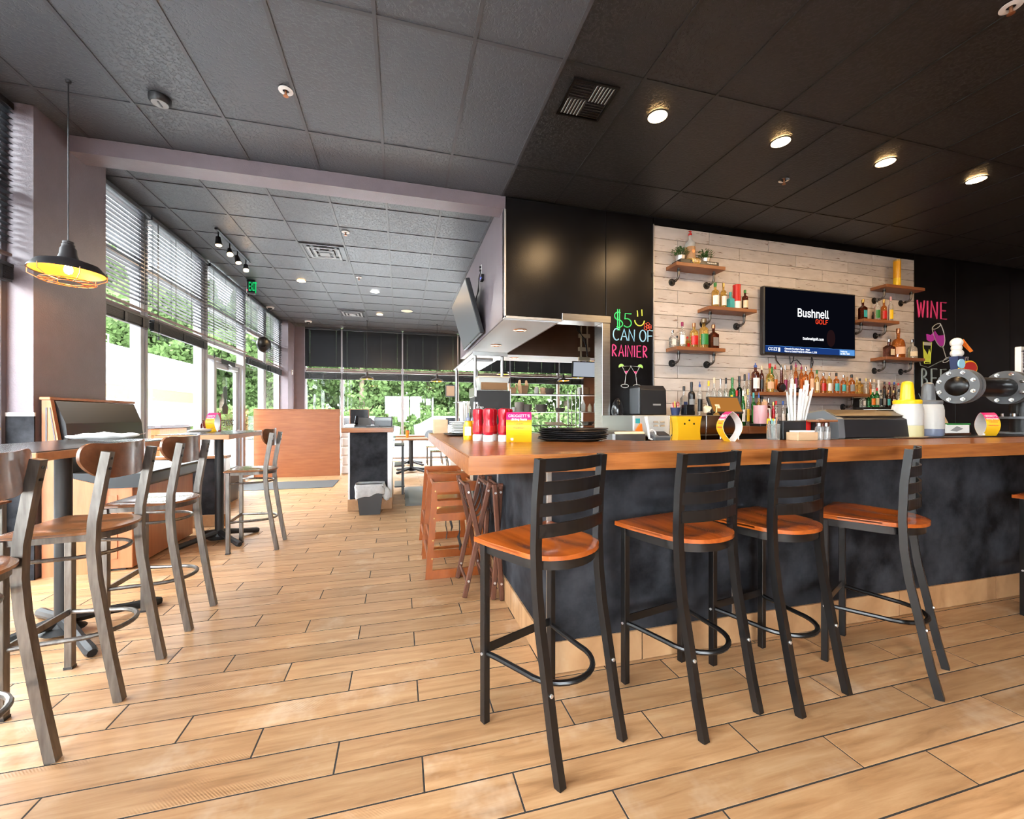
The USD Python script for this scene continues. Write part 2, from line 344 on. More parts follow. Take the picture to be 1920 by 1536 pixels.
for i, (v, d, a, b, y0, y1) in enumerate(cand):
    g = GAP / 2; t = (i * 7919 % 13 - 6) * .00006
    if i < 300: B().box(a + g, b - g, y0 + g, y1 - g, -.012, t, .0007).build('floor_tile', 'floor_tile', fl)
    else: field.box(a + g, b - g, y0 + g, y1 - g, -.012, 0)
field.build('floor_tile_field', 'floor_tile', fl, kind='stuff')

# ---------------------------------------------------------------- ceiling: black lay-in tiles on a T-bar grid
ce = thing('ceiling', 'black textured lay-in ceiling tiles on black T-bar grid', kind='structure')
B().box(-3.1, 10.7, -4.1, 12.3, 3.70, 3.80).build('ceiling_deck', 'grid_black', ce)
gx = [-.15 + .6096 * k for k in range(-5, 19)]
yn = [-4.0, -2.25, -1.03, .189, 1.408, 2.627, 3.846, YB]; yf = [4.62] + [5.07 + .6096 * j for j in range(12)] + [YF]
def ceiling_zone(ys, xmax, x_of=None):
    for j in range(len(ys) - 1):
        for i in range(len(gx) - 1):
            a, b = max(gx[i], XW), min(gx[i + 1], xmax)
            lim = xmax if (ys[j] < 7.0 and ys[0] > 4.5) else 10.6
            if b - a < .04 or a > (1.08 if ys[0] > 4.5 and ys[j] < 7.2 else xmax): continue
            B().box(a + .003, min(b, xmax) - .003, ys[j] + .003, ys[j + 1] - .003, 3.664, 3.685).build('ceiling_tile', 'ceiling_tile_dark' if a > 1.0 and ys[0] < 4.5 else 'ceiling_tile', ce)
    for x in gx:
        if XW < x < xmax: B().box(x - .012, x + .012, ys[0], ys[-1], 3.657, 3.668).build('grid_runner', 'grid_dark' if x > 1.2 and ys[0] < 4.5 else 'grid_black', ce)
    for y in ys[1:-1]:
        B().box(XW, min(xmax, 1.07 if ys[0] < 4.5 else 99), y - .012, y + .012, 3.658, 3.668).build('grid_runner', 'grid_black', ce)
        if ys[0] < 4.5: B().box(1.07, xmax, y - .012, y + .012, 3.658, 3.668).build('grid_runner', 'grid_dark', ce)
ceiling_zone(yn, 10.6); ceiling_zone(yf, 3.5)
# ---------------------------------------------------------------- walls, pillars, beam, soffit
def wall(name, label=None): return thing(name, label, kind='structure')
# left window wall: pillars and header
pl = wall('pillar', 'lavender painted pillar beside the near windows')
B().box(XW - .1, -2.73, 4.06, 4.88, 0, CEIL).build('pillar_body', 'lavender', pl)
B().box(XW - .05, -2.715, 4.045, 4.06, 1.262, 1.29).build('chair_rail', 'off_white', pl)
B().box(XW - .05, -2.718, 4.048, 4.06, 0, 1.262).build('dado', 'bar_plaster', pl)
pl = wall('pillar', 'lavender painted pillar in the far corner of the room')
B().box(XW - .1, -2.70, 11.5, YF + .1, 0, CEIL).build('pillar_body', 'lavender', pl)
B().box(-2.70, -2.46, YF - .02, YF + .1, 0, CEIL).build('wall_return', 'lavender', pl)
bm = wall('ceiling_beam', 'lavender drop beam crossing the ceiling')
B().box(-2.73, 1.09, YB, 4.62, 3.523, CEIL).build('beam_body', 'lavender', bm)
so = wall('soffit', 'dropped soffit over the kitchen pass, lavender outside and brown inside')
B().box(1.09, 1.11, YB, 7.8, 2.335, CEIL).build('outer_face', 'lavender', so)
B().box(1.11, 1.74, YB + .06, 7.8, 2.335, 2.36).build('underside', 'off_white', so)
B().box(1.74, 1.76, YB + .06, 7.0, 2.335, CEIL).build('inner_face', 'brown_wall', so)
B().box(1.74, 6.3, 7.0, 7.02, 2.335, CEIL).build('far_inner_face', 'brown_wall', so)
B().box(1.74, 6.3, 7.02, 7.8, 2.335, 2.36).build('far_underside', 'off_white', so)
B().box(1.11, 6.3, 7.78, 7.8, 2.36, CEIL).build('far_outer_face', 'lavender', so)
B().box(1.76, 6.3, 4.6, 7.0, 3.60, 3.64).build('kitchen_ceiling', 'brown_wall', so)
for i, (x, y) in enumerate(((1.44, 4.98), (1.40, 6.15), (2.02, 7.38), (3.55, 7.35))):
    t = thing('soffit_downlight', ('recessed soffit light nearest the steel column trim', 'recessed soffit light above the far part of the left arm', 'recessed light in the far soffit left of the hanging monitor', 'recessed light in the far soffit behind the hanging monitor')[i], 'ceiling light', (x, y, 2.335), group='lights in the kitchen soffit')
    B().lathe([(.055, 0), (.085, 0), (.085, -.006), (.055, -.010)], 24).build('trim_ring', 'copper', t, 40)
    B().lathe([(0, -.002), (.056, -.002)], 24).build('lamp', 'lamp_dim', t)
# bar wall (Y = 4.41): black boards, whitewashed planks, steel jamb
wb = wall('wall_bar', 'back bar wall of whitewashed planks between black chalkboard panels')
B().box(2.30, 10.6, 4.43, 4.56, 0, 3.71).build('backing', 'black_plastic', wb)
B().box(1.11, 2.30, 4.43, 4.47, 2.40, CEIL).build('bulkhead_backing', 'black_plastic', wb)
for a, b, z0, z1 in ((1.115, 2.312, 2.36, 3.655), (2.316, 2.94, .9, 3.655), (7.335, 8.21, .9, 3.655), (8.214, 9.48, .9, 3.655), (9.484, 10.6, .9, 3.655)):
    B().box(a, b, YB, 4.43, z0, z1, .003).build('black_panel', 'chalkboard', wb)
B().box(2.95, 7.33, YB, 4.43, 3.575, 3.655).build('black_panel', 'chalkboard', wb)
B().box(1.09, 1.115, YB - .012, 4.47, 2.335, 3.52, .003).build('corner_trim', 'aluminium', wb)
B().box(1.09, 1.76, YB - .012, 4.47, 2.33, 2.36, .003).build('edge_trim', 'aluminium', wb)
B().box(1.76, 2.365, YB - .03, 4.60, 2.345, 2.425, .004).build('steel_header', 'steel_brushed', wb)
B().box(2.262, 2.365, YB - .014, 4.60, .9, 2.345, .004).build('steel_jamb', 'steel_brushed', wb)
B().box(2.938, 2.952, YB - .010, 4.43, 1.45, 3.575).build('edge_trim', 'aluminium', wb)
k = 0; z = 3.568
while z > .95:
    x = 3.285 - .918 + (.459 if k % 2 == 0 else 0) - (.918 if k % 2 == 0 else 0)
    while x < 7.33:
        a, b = max(x, 2.954), min(x + .918, 7.33); x += .918
        if b - a > .02: B().box(a + .0022, b - .0022, 4.412 - (k * 5 + int(x * 7)) % 4 * .0008, 4.43, z - .1535 + .0022, z - .0022, .003).build('plank', 'plank', wb)
    z -= .1535; k += 1
wr = wall('wall_right', 'dark painted wall at the right end of the bar room'); B().box(10.6, 10.7, -4.0, 4.56, 0, 3.71).build('wall_face', 'lavender', wr)
wk = wall('wall_kitchen', 'brown kitchen wall'); B().box(6.3, 6.4, 4.56, YF, 0, 3.71).build('wall_face', 'brown_wall', wk)
wf = wall('wall_far', 'brown wall at the kitchen end of the far windows'); B().box(5.60, 6.3, YF - .05, YF + .1, 0, 3.71).build('wall_face', 'brown_wall', wf)

# ---------------------------------------------------------------- storefront windows
class Local:
    """a window wall laid along u: left wall (u = Y, normal +X) or far wall (u = X, normal -Y)"""
    def __init__(s, far): s.far = far
    def box(s, b, u0, u1, o0, o1, z0, z1, bev=0):      # o: offset into the room from the glass plane
        return b.box(u0, u1, YF - o1, YF - o0, z0, z1, bev) if s.far else b.box(XW + o0, XW + o1, u0, u1, z0, z1, bev)
wn = [0]
def window(w, u0, u1, zs, mats='frame_metal', jl=.05, jr=.05, z0=.1, label=None, zb=None):
    """one bay: jambs, rails at heights zs, a pane in every opening"""
    wn[0] += 1; t = thing(f'window_{wn[0]}', label, kind='structure')
    for a, b in ((u0, u0 + jl), (u1 - jr, u1)):
        w.box(B(), a, b, -.07, .04, 0, CEIL - .02, .004).build('mullion', mats, t)
    zz = [z0] + list(zs) + [CEIL - .02]
    for z in zz[:-1]: w.box(B(), u0 + jl, u1 - jr, -.06, .03, z - .03, z + .03, .003).build('rail', 'blind_rail' if 2.3 < z < 2.6 else mats, t)
    w.box(B(), u0 + jl, u1 - jr, -.06, .045, CEIL - .06, CEIL + .05).build('head_rail', 'blind_rail', t)
    for a, b in zip(zz[:-1], zz[1:]):
        w.box(B(), u0 + jl, u1 - jr, -.018, -.012, a + .03, b - .03).build('pane', 'pane', t)
    if z0 > .2: w.box(B(), u0, u1, -.05, .02, 0, z0 - .03).build('knee_panel', 'grey', t)
    return t
LW, FW = Local(False), Local(True)
ZT = (2.44, 2.98)
window(LW, -4.0, -2.4, ZT); window(LW, -2.4, -.8, ZT); window(LW, -.8, .8, ZT); window(LW, .8, 2.4, ZT); window(LW, 2.4, 4.06, ZT, 'frame_dark')
window(LW, 4.88, 5.83, ZT, jr=.07); window(LW, 5.85, 7.38, ZT, jr=.10); window(LW, 9.08, 10.33, ZT, jr=.10); window(LW, 10.36, 11.5, ZT, jr=.06)
for a, b in ((-2.46, -1.53), (-1.53, .062), (.062, 1.62), (1.62, 3.19), (3.19, 4.76), (4.76, 5.62)): window(FW, a, b, (2.49,), jl=.035, jr=.035, z0=.08)
bw = wall('wall_back', 'lavender wall behind the viewer with a window added for front light')
for a, b, z0, z1 in ((-3.0, -1.0, 0, 3.71), (2.2, 10.7, 0, 3.71), (-1.0, 2.2, 2.6, 3.71), (-1.0, 2.2, 0, .9)): B().box(a, b, -4.1, -4.0, z0, z1).build('wall_face', 'lavender', bw)
for i in range(3): B().box(-1.03 + i * 1.6, -.97 + i * 1.6, -4.09, -4.0, .9, 2.6).build('mullion', 'frame_metal', bw)  # unseen window, added to brighten the surfaces that face the viewer
for i in range(2): B().box(-.97 + i * 1.6, .57 + i * 1.6, -4.05, -4.044, .9, 2.6).build('pane', 'pane', bw)
# entrance door bay
dr = thing('door_1', 'glass entrance door with aluminium frame, sidelight and transom', kind='structure')
for a, b in ((7.38, 7.47), (7.70, 7.76), (8.82, 8.90), (8.99, 9.08)): B().box(XW - .07, XW + .05, a, b, 0, CEIL - .02 if a in (7.38, 8.99) else 2.2, .004).build('mullion', 'frame_metal', dr)
for a, b, z in ((7.47, 8.99, 2.20), (7.47, 8.99, 2.44), (7.47, 8.99, 2.98), (7.47, 7.70, .1)): B().box(XW - .06, XW + .04, a, b, z - .03, z + .03, .003).build('rail', 'frame_metal', dr)
for a, b, z0, z1 in ((7.47, 8.99, 2.23, 2.41), (7.47, 8.99, 2.47, 2.95), (7.47, 8.99, 3.01, 3.64), (7.47, 7.70, .13, 2.17)): B().box(XW - .018, XW - .012, a, b, z0, z1).build('pane', 'pane', dr)
lf = sub('door_leaf', dr)
for a, b, z0, z1 in ((7.77, 7.87, .01, 2.16), (8.71, 8.81, .01, 2.16), (7.87, 8.71, 2.06, 2.16), (7.87, 8.71, .01, .22)): B().box(XW - .025, XW + .020, a, b, z0, z1, .003).build('leaf_frame', 'frame_metal', lf)
B().box(XW - .006, XW, 7.87, 8.71, .22, 2.06).build('pane', 'pane', lf)
B().tube([(XW + .02, 7.84, 1.0), (XW + .07, 7.84, 1.0), (XW + .07, 8.74, 1.0), (XW + .02, 8.74, 1.0)], .013).build('push_bar', 'chrome', lf, 40)
# bust silhouette and mirrored lettering stuck on the door glass
hd = Point(8.27, 1.63).buffer(.085).union(Polygon([(8.17, 1.30), (8.37, 1.30), (8.40, 1.42), (8.31, 1.50), (8.31, 1.58), (8.22, 1.58), (8.22, 1.49), (8.13, 1.42)])).union(Polygon([(8.19, 1.66), (8.35, 1.66), (8.33, 1.76), (8.27, 1.79), (8.20, 1.76)]))
B().prism(hd, 'x', XW + .001, XW + .003).build('decal', 'black_plastic', lf, label='dark bearded bust silhouette decal')
m = text("CROCKETT'S", .10, .002, True); v = np.array(m.vertices); wdt = v[:, 0].max()
B().add(trimesh.Trimesh(np.c_[XW + .001 + v[:, 2], 8.66 - v[:, 0] * .74 / wdt, v[:, 1] + 1.10], m.faces, process=False)).build('lettering', 'black_plastic', lf, label='mirrored shop name lettering')
dm = text('THIS DOOR TO REMAIN', .03, .002, True); v = np.array(dm.vertices)
ds = thing('door_sign', 'small dark plaque on the header above the entrance door', 'sign', (XW + .05, 8.0, 2.19))
B().box(0, .006, -.02, .56, -.045, .03).build('plate', 'black_plastic', ds)
cl = thing('door_closer', 'metal door closer arm on top of the entrance door', 'door closer', (XW + .02, 8.35, 2.10))
B().box(0, .06, 0, .28, -.03, .03, .008).build('closer_body', 'aluminium', cl); B().bar((.04, .05, .03), (.10, -.25, .04), .02, .012).build('arm', 'aluminium', cl)
# ---------------------------------------------------------------- venetian blinds
def blind(w, u0, u1, ztop, zbot, tilt, label, group, cat='blind', pitch=.047, stackz=None):
    t = thing('venetian_blind', label, cat, group=group); o = .075; n = int((ztop - .06 - zbot - .03) / pitch)
    w.box(B(), u0, u1, o - .025, o + .03, ztop - .05, ztop, .003).build('headrail', 'blind_slat', t)
    ca, sa = math.cos(tilt) * .025, math.sin(tilt) * .025
    for i in range(n):
        z = ztop - .075 - i * pitch; c = .003
        pr = [(o - ca, z + sa), (o, z + c), (o + ca, z - sa), (o + ca, z - sa - .002), (o, z + c - .002), (o - ca, z + sa - .002)]
        if w.far:      # flat slats with cord holes, tilted nearly shut
            sl = Polygon([(u0, -.025), (u1, -.025), (u1, .025), (u0, .025)]); kk = max(2, int((u1 - u0) / .5) + 1)
            for j in range(kk):
                uc = u0 + .12 + (u1 - u0 - .24) * j / (kk - 1); sl = sl.difference(Polygon([(uc - .0045, -.010), (uc + .0045, -.010), (uc + .0045, .010), (uc - .0045, .010)]))
            m = trimesh.creation.extrude_polygon(sl, .002, engine='earcut'); v = np.array(m.vertices)
            B().add(trimesh.Trimesh(np.c_[v[:, 0], YF - o - v[:, 1] * math.cos(tilt) + v[:, 2] * math.sin(tilt), z - v[:, 1] * math.sin(tilt) + v[:, 2] * math.cos(tilt)], m.faces, process=False)).build('slat', 'blind_slat', t); continue
        b = B().prism([(YF - p[0], p[1]) for p in pr], 'x', u0, u1) if w.far else B().prism([(XW + p[0], p[1]) for p in pr], 'y', u0, u1)
        b.build('slat', 'blind_slat', t)
    w.box(B(), u0, u1, o - .02, o + .02, zbot, zbot + .022, .003).build('bottom_rail', 'blind_rail', t)
    k = max(2, int((u1 - u0) / .5) + 1)
    for j in range(k):
        u = u0 + .12 + (u1 - u0 - .24) * j / (k - 1); b = B()
        for oo in (o - .027, o + .025): w.box(b, u - (.001 if w.far else .006), u + (.001 if w.far else .006), oo, oo + .0015, zbot, ztop - .05)
        b.build('ladder_tape', 'blind_slat', t)
    u = u0 + .1; b = w.box(B(), u, u + .003, o + .04, o + .043, zbot - .25, ztop - .05); w.box(b, u - .006, u + .009, o + .034, o + .049, zbot - .29, zbot - .25, .003); b.build('pull_cord', 'blind_slat', t)
    return t
def stack(w, u0, u1, ztop, zbot, label, group):
    t = thing('raised_blind', label, 'blind', group=group); o = .075; n = int((ztop - zbot) / .0085)
    for i in range(n):
        z = zbot + .018 + i * (ztop - zbot - .05) / n
        w.box(B(), u0, u1, o - .025 - .0015 * (i % 2), o + .025 + .0015 * (i % 3), z, z + .004).build('slat', 'blind_slat', t)
    w.box(B(), u0, u1, o - .025, o + .03, ztop - .03, ztop, .003).build('headrail', 'blind_slat', t)
    w.box(B(), u0, u1, o - .02, o + .02, zbot, zbot + .016, .003).build('bottom_rail', 'blind_slat', t)
    for j in range(3):
        u = u0 + .12 + (u1 - u0 - .24) * j / 2; w.box(B(), u - .018, u + .018, o + .028, o + .034, zbot, ztop - .03).build('ladder_tape', 'blind_slat', t)
    return t
G1 = 'open blinds along the side windows'
for u0, u1, zb, lb in ((2.46, 4.03, 2.47, 'open black venetian blind at the frame edge before the pillar'), (4.90, 5.83, 2.47, 'open black venetian blind just beyond the near pillar'), (5.86, 7.36, 2.47, 'open black venetian blind over the second bay beyond the pillar'),
                       (7.42, 9.06, 2.47, 'open black venetian blind above the entrance door'), (9.10, 10.34, 2.90, 'shortened black venetian blind past the entrance door'), (10.38, 11.48, 2.47, 'open black venetian blind in the last side bay by the far pillar')):
    blind(LW, u0, u1, 3.63, zb, -.04, lb, G1)
G2 = 'raised blinds bunched under the side transoms'
for u0, u1, lb in ((2.46, 4.03, 'bunched raised blind left of the near pillar'), (4.92, 5.80, 'bunched raised black blind right beside the near pillar'), (5.90, 7.32, 'bunched raised black blind over the second side window'), (9.12, 10.28, 'bunched raised black blind past the entrance door'), (10.40, 11.46, 'bunched raised black blind by the far pillar')):
    stack(LW, u0, u1, 2.41, 2.275, lb, G2)
G3 = 'closed blinds across the far windows'
fw = ((-2.44, -1.55, 'leftmost'), (-1.51, .045, 'second'), (.08, 1.60, 'third'), (1.64, 3.17, 'fourth'), (3.21, 4.74, 'fifth'), (4.78, 5.58, 'sixth'))
for a, b, o_ in fw: blind(FW, a, b, 3.64, 2.53, 1.25, f'closed black venetian blind on the far windows, {o_} from the left', G3, pitch=.043)
for a, b, o_ in fw: stack(FW, a, b, 2.44, 2.26, f'bunched raised blind across the far windows, {o_} from the left', 'raised blinds on the far windows')
# ---------------------------------------------------------------- bar
bc = thing('bar_counter', 'thick orange-stained L-shaped wooden bar top', 'counter')
L = Polygon([(.265, 1.66), (7.6, 1.66), (7.6, 2.42), (1.5, 2.42), (1.25, 2.8), (1.25, 4.15), (.265, 4.15)])
B().prism(L.buffer(-.004), 'z', 1.094, 1.100).prism(L, 'z', 1.024, 1.0945).build('top', 'counter_wood', bc)
bb = thing('bar', 'black textured plaster bar front with wood tile skirting and metal corner strips', 'bar')
Lo = Polygon([(.70, 1.92), (7.6, 1.92), (7.6, 2.05), (.85, 2.05), (.85, 4.10), (.70, 4.10)])
B().prism(Lo, 'z', 0, 1.024).build('body', 'bar_plaster', bb)
x = .695 - .40
while x < 7.6:
    a, b = max(x, .69), min(x + .914, 7.6); B().box(a + .0015, b - .0015, 1.909, 1.921, .003, .155, .0015).build('skirting_tile', 'floor_tile', bb); x += .917
y = 1.909
while y < 4.1: B().box(.689, .701, y + .0015, min(y + .914, 4.1), .003, .155, .0015).build('skirting_tile', 'floor_tile', bb); y += .917
for x in (.690, 1.775): B().box(x, x + .024, 1.914, 1.93, .155, 1.024, .001).build('trim_strip', 'steel', bb)
B().box(.694, .71, 3.0, 3.024, .155, 1.024, .001).build('trim_strip', 'aluminium', bb)
dr_ = thing('drip_rail', 'stainless drip strip let into the rear edge of the bar top', 'bar rail', (0, 0, 1.1003))
B().box(2.62, 3.05, 2.20, 2.41, 0, .004, .001).build('steel_strip', 'steel_brushed', dr_); B().box(3.06, 3.66, 2.16, 2.41, 0, .005, .001).build('steel_strip', 'steel_brushed', dr_)
B().box(3.67, 6.5, 2.14, 2.41, 0, .008, .002).build('rubber_mat', 'black_plastic', dr_)

# ---------------------------------------------------------------- stools; local +Y is the sitter's front
def seat_poly(wf, wb, yf, yb):
    p = [(-wf, yf), (wf, yf), (wf * .99, yf - .10)]
    n = 16; yc = yb + wb * .80
    for i in range(n + 1):
        a = -math.pi * i / n; p.append((wb * math.cos(a), yc + (wb * .80) * math.sin(a)))
    p.append((-wf * .99, yf - .10)); return Polygon(p)
def saddle_seat(poly, z, th, dip):
    """a dished solid: top grid follows a shallow two-sided hollow"""
    m = trimesh.creation.extrude_polygon(poly, th, engine='earcut'); m = m.subdivide_to_size(.035); v = np.array(m.vertices)
    top = v[:, 2] > th * .6; x, y = v[:, 0], v[:, 1]
    h = np.exp(-((np.abs(x) - .085) / .062) ** 2) * np.clip((.20 - y) / .1, 0, 1) * np.exp(-((y + .02) / .13) ** 2) * dip
    ring = np.array([poly.exterior.distance(Point(p)) for p in v[:, :2]]); edge = np.clip(1 - ring / .02, 0, 1)
    v[:, 2] = np.where(top, v[:, 2] - h - edge ** 2 * .006, v[:, 2] + edge ** 2 * .004) + z
    return trimesh.Trimesh(v, m.faces, process=False)
def side_leg(prof, w, th, xc):
    poly = LineString(prof).buffer(th / 2, cap_style=2, join_style=1, resolution=3)
    return B().prism(poly, 'x', xc - w / 2, xc + w / 2)
def hoop(z, xf, yf, xr, yr, r, ry=1.0):
    """U-shaped rail from the front legs round inside the rear legs"""
    p = [(-xf, yf, z)] + [(-xr - (xf - xr) * (1 - i / 4) * .9, yf + (yr + xr * ry - yf) * i / 4, z) for i in range(1, 5)]
    p += [(-xr * math.cos(a), yr + xr * ry - xr * ry * math.sin(a), z) for a in np.linspace(0, math.pi, 15)[1:-1]]
    q = [(-a, b, c) for a, b, c in p[:5]][::-1]; return p + q
def bar_stool(label, loc, rz):
    t = thing('bar_stool', label, 'bar stool', loc, rz, 'ladder-back stools along the bar')
    B().add(saddle_seat(seat_poly(.215, .19, .225, -.195), .735, .030, .017)).build('seat', 'seat_wood', t, 35)
    b = B(); b.prism(LineString(list(seat_poly(.185, .17, .19, -.17).exterior.coords)).buffer(.009, join_style=2), 'z', .700, .735); b.build('seat_frame', 'black_metal', t, 35)
    for s in (-1, 1):
        B().box(s * .19 - .015, s * .19 + .015, .165, .195, 0, .735, .002).build('leg', 'black_metal', t)
        side_leg([(-.235, 0), (-.205, .13), (-.166, .34), (-.135, .50), (-.118, .64), (-.112, .78), (-.118, .95), (-.135, 1.108)], .030, .030, s * .172).build('leg', 'black_metal', t, 25)
    for z in (1.083, 1.000, .922, .846):
        n = 12; o = [(-.172 + .344 * i / n, -.128 - .030 * math.sin(math.pi * i / n)) for i in range(n + 1)]
        poly = LineString(o).buffer(.004, cap_style=2)
        B().prism(poly, 'z', z - .024, z + .024).build('slat', 'black_metal', t, 30)
    B().bar((-.19, .18, .300), (.19, .18, .300), .006, .036).build('front_rail', 'black_metal', t)
    B().tube(hoop(.285, .185, .168, .150, -.185, .0), .011, 8).build('foot_hoop', 'black_metal', t, 40)
    for s in (-1, 1):
        B().cyl((s * .172, -.183, .290), (s * .172, -.1955, .290), .007, 8).build('bolt', 'aluminium', t); B().cyl((s * .204, .18, .285), (s * .2095, .18, .285), .006, 8).build('bolt', 'aluminium', t)
    return t
st0 = bar_stool('black ladder-back bar stool with orange wood seat, nearest the bar corner', (.585, 1.605, 0), 24)
for x, y, a, l in ((1.253, 1.633, 12.5, 'second'), (1.752, 1.637, 10, 'third'), (2.372, 1.585, 26, 'fourth')):
    dup(st0, (x, y, 0), a, f'black ladder-back bar stool with orange wood seat, {l} along the bar from its corner')
dup(st0, (4.03, 1.56, 0), 8, 'black bar stool at the right picture edge, only its front corner in view')

def wood_stool(label, loc, rz):
    t = thing('counter_chair', label, 'bar stool', loc, rz, 'metal and walnut stools at the tall window tables')
    B().add(saddle_seat(seat_poly(.205, .19, .215, -.185), .742, .022, .010)).build('seat', 'walnut_seat', t, 35)
    B().prism(LineString(list(seat_poly(.18, .165, .185, -.16).exterior.coords)).buffer(.010, join_style=2), 'z', .716, .742).build('seat_frame', 'gunmetal', t, 35)
    for s in (-1, 1):
        B().box(s * .185 - .016, s * .185 + .016, .165, .197, 0, .742, .002).build('leg', 'gunmetal', t)
        side_leg([(-.215, 0), (-.180, .20), (-.150, .40), (-.128, .55), (-.118, .68), (-.122, .80), (-.150, .98), (-.172, 1.105)], .034, .034, s * .168).build('leg', 'gunmetal', t, 25)
    n = 30; th = .006; V = []; F = []
    for i in range(n + 1):
        u = math.sin(math.pi / 2 * (-1 + 2 * i / n)); x = .235 * u; sq = max(0, (abs(u) - .40) / .60); top = .074 * max(0, 1 - sq ** 5) ** .5; bot = .080 * max(0, 1 - sq ** 2) ** .5; y = -.115 - .052 * (1 - u * u) + .012; hh = .002
        for k in (-1, 1):
            for z in (-1, 1): V.append((x, y - .010 * 0 + k * th + .0 * z, 1.062 + (top + hh if z > 0 else -bot - hh) + .022 * sq ** 2))
    for i in range(n):
        a, b = i * 4, i * 4 + 4
        for p, q in ((0, 1), (1, 3), (3, 2), (2, 0)): F += [(a + p, b + p, b + q), (a + p, b + q, a + q)]
    F += [(0, 1, 3), (0, 3, 2)] + [(4 * n, 4 * n + 3, 4 * n + 1), (4 * n, 4 * n + 2, 4 * n + 3)]
    m = trimesh.Trimesh(np.array(V), F, process=False); trimesh.repair.fix_normals(m)
    bk = B().add(m).build('backrest', 'walnut', t, 40)
    for s in (-1, 1):
        for z in (1.03, 1.075): B().cyl((s * .168, -.170 - (z - 1.03) * .1, z), (s * .168, -.182 - (z - 1.03) * .1, z), .006, 8).build('bolt', 'black_metal', t)
    B().tube(hoop(.640, .178, .17, .150, -.150, 0), .009, 8).build('upper_hoop', 'gunmetal', t, 40)
    B().tube(hoop(.285, .178, .17, .150, -.175, 0), .011, 8).build('foot_hoop', 'gunmetal', t, 40)
    B().bar((-.185, .18, .285), (.185, .18, .285), .010, .030).build('front_rail', 'gunmetal', t)
    for s in (-1, 1): B().box(s * .185 - .017, s * .185 + .017, .163, .199, 0, .012).build('foot_cap', 'black_plastic', t)
    return t
c0 = wood_stool('metal and walnut bar chair at the left picture edge, nearest the viewer', (-1.44, 1.74, 0), 90)
dup(c0, (-1.415, 2.405, 0), 90, 'metal and walnut bar chair whose whole back shows beside the cutlery bundle')
dup(c0, (-1.415, 3.035, 0), 90, 'metal and walnut bar chair behind the one with the whole back showing')
dup(c0, (-1.345, 4.545, 0), 92, 'lone metal and walnut bar chair standing sideways before the wood partition')
dup(c0, (-2.46, 2.98, 0), -90, 'metal and walnut bar chair on the window side of the tall table')

# ---------------------------------------------------------------- tall tables
def ped(t, x, y, h, r=.038, s=1):
    B().lathe([(.10, .03), (.055, .055), (r + .008, .09), (r, .12), (r, h - .03), (.10, h - .02), (.10, h)], 20, (x, y, 0)).build('pedestal', 'black_iron', t, 35)
    for a in (45, 135, 225, 315):
        d = np.array([math.cos(math.radians(a)), math.sin(math.radians(a)), 0])
        p = [np.array((x, y, .085)) + d * .03, np.array((x, y, .070)) + d * .15 * s, np.array((x, y, .045)) + d * .30 * s, np.array((x, y, .026)) + d * .43 * s, np.array((x, y, .022)) + d * .46 * s]
        B().tube([tuple(q) for q in p], [.035, .028, .026, .030, .022], 8).build('foot', 'black_iron', t, 40)
def tall_table(label, x0, x1, y0, y1, px, py, h=1.10, s=1):
    t = thing('tall_table', label, 'table', group='tall tables by the windows')
    B().box(x0, x1, y0, y1, h - .045, h - .004, .003).build('edge_band', 'table_edge', t)
    B().box(x0 + .006, x1 - .006, y0 + .006, y1 - .006, h - .005, h).build('tabletop', 'table_black', t); ped(t, px, py, h - .045, s=s); return t
tall_table('tall black-topped pedestal table under the white cutlery bundle, beside the walnut chairs', -2.23, -1.575, 2.36, 3.60, -1.88, 3.0)
tall_table('tall black-topped pedestal table with the yellow tent card, before the wall bench', -2.04, -1.473, 4.25, 5.40, -1.77, 4.85, s=.84)
tall_table('tall pedestal table at the left picture edge, only a foot in view', -2.25, -1.60, .75, 2.0, -1.92, 1.62)

# ---------------------------------------------------------------- bench against the pillar
bn = thing('booth_bench', 'tall black vinyl bench with orange wood end panel against the pillar', 'bench')
B().prism([(-2.70, .0), (-2.30, .0), (-2.30, .70), (-2.55, .78), (-2.645, 1.39), (-2.70, 1.39)], 'y', 4.09, 4.125).build('end_panel', 'booth_wood', bn)
B().prism([(-2.675, .85), (-2.665, .85), (-2.665, 1.33), (-2.675, 1.33)], 'y', 4.087, 4.091).build('groove', 'frame_dark', bn)
B().prism([(-2.59, .85), (-2.58, .85), (-2.645, 1.33), (-2.652, 1.33)], 'y', 4.087, 4.091).build('groove', 'frame_dark', bn)
B().box(-2.71, -2.64, 4.08, 5.16, 1.39, 1.412, .003).build('cap_rail', 'booth_wood', bn)
B().prism(Polygon([(-2.70, .78), (-2.575, .78), (-2.565, 1.0), (-2.585, 1.2), (-2.65, 1.375), (-2.70, 1.375)]).buffer(.012), 'y', 4.13, 5.14).build('backrest', 'vinyl_black', bn, 35)
B().prism(Polygon([(-2.52, .70), (-2.06, .70), (-2.06, .77), (-2.52, .785)]).buffer(.022), 'y', 4.10, 5.14).build('seat_cushion', 'vinyl_black', bn, 40)
B().box(-2.70, -2.12, 4.11, 5.14, .02, .68, .004).build('base', 'booth_wood', bn)
B().box(-2.62, -2.22, 4.104, 4.112, .10, .62, .002).build('base_panel', 'booth_wood', bn)
B().box(-2.70, -2.18, 4.14, 5.12, 0, .02).build('plinth', 'black_plastic', bn)
hf = thing('half_wall', 'low dark half wall with white metal corner post before the entrance', 'half wall')
B().box(-2.83, -1.95, 5.48, 5.58, .14, .78).build('panel', 'bar_plaster', hf); B().box(-2.84, -1.94, 5.475, 5.585, .005, .14, .002).build('skirting_tile', 'floor_tile', hf)
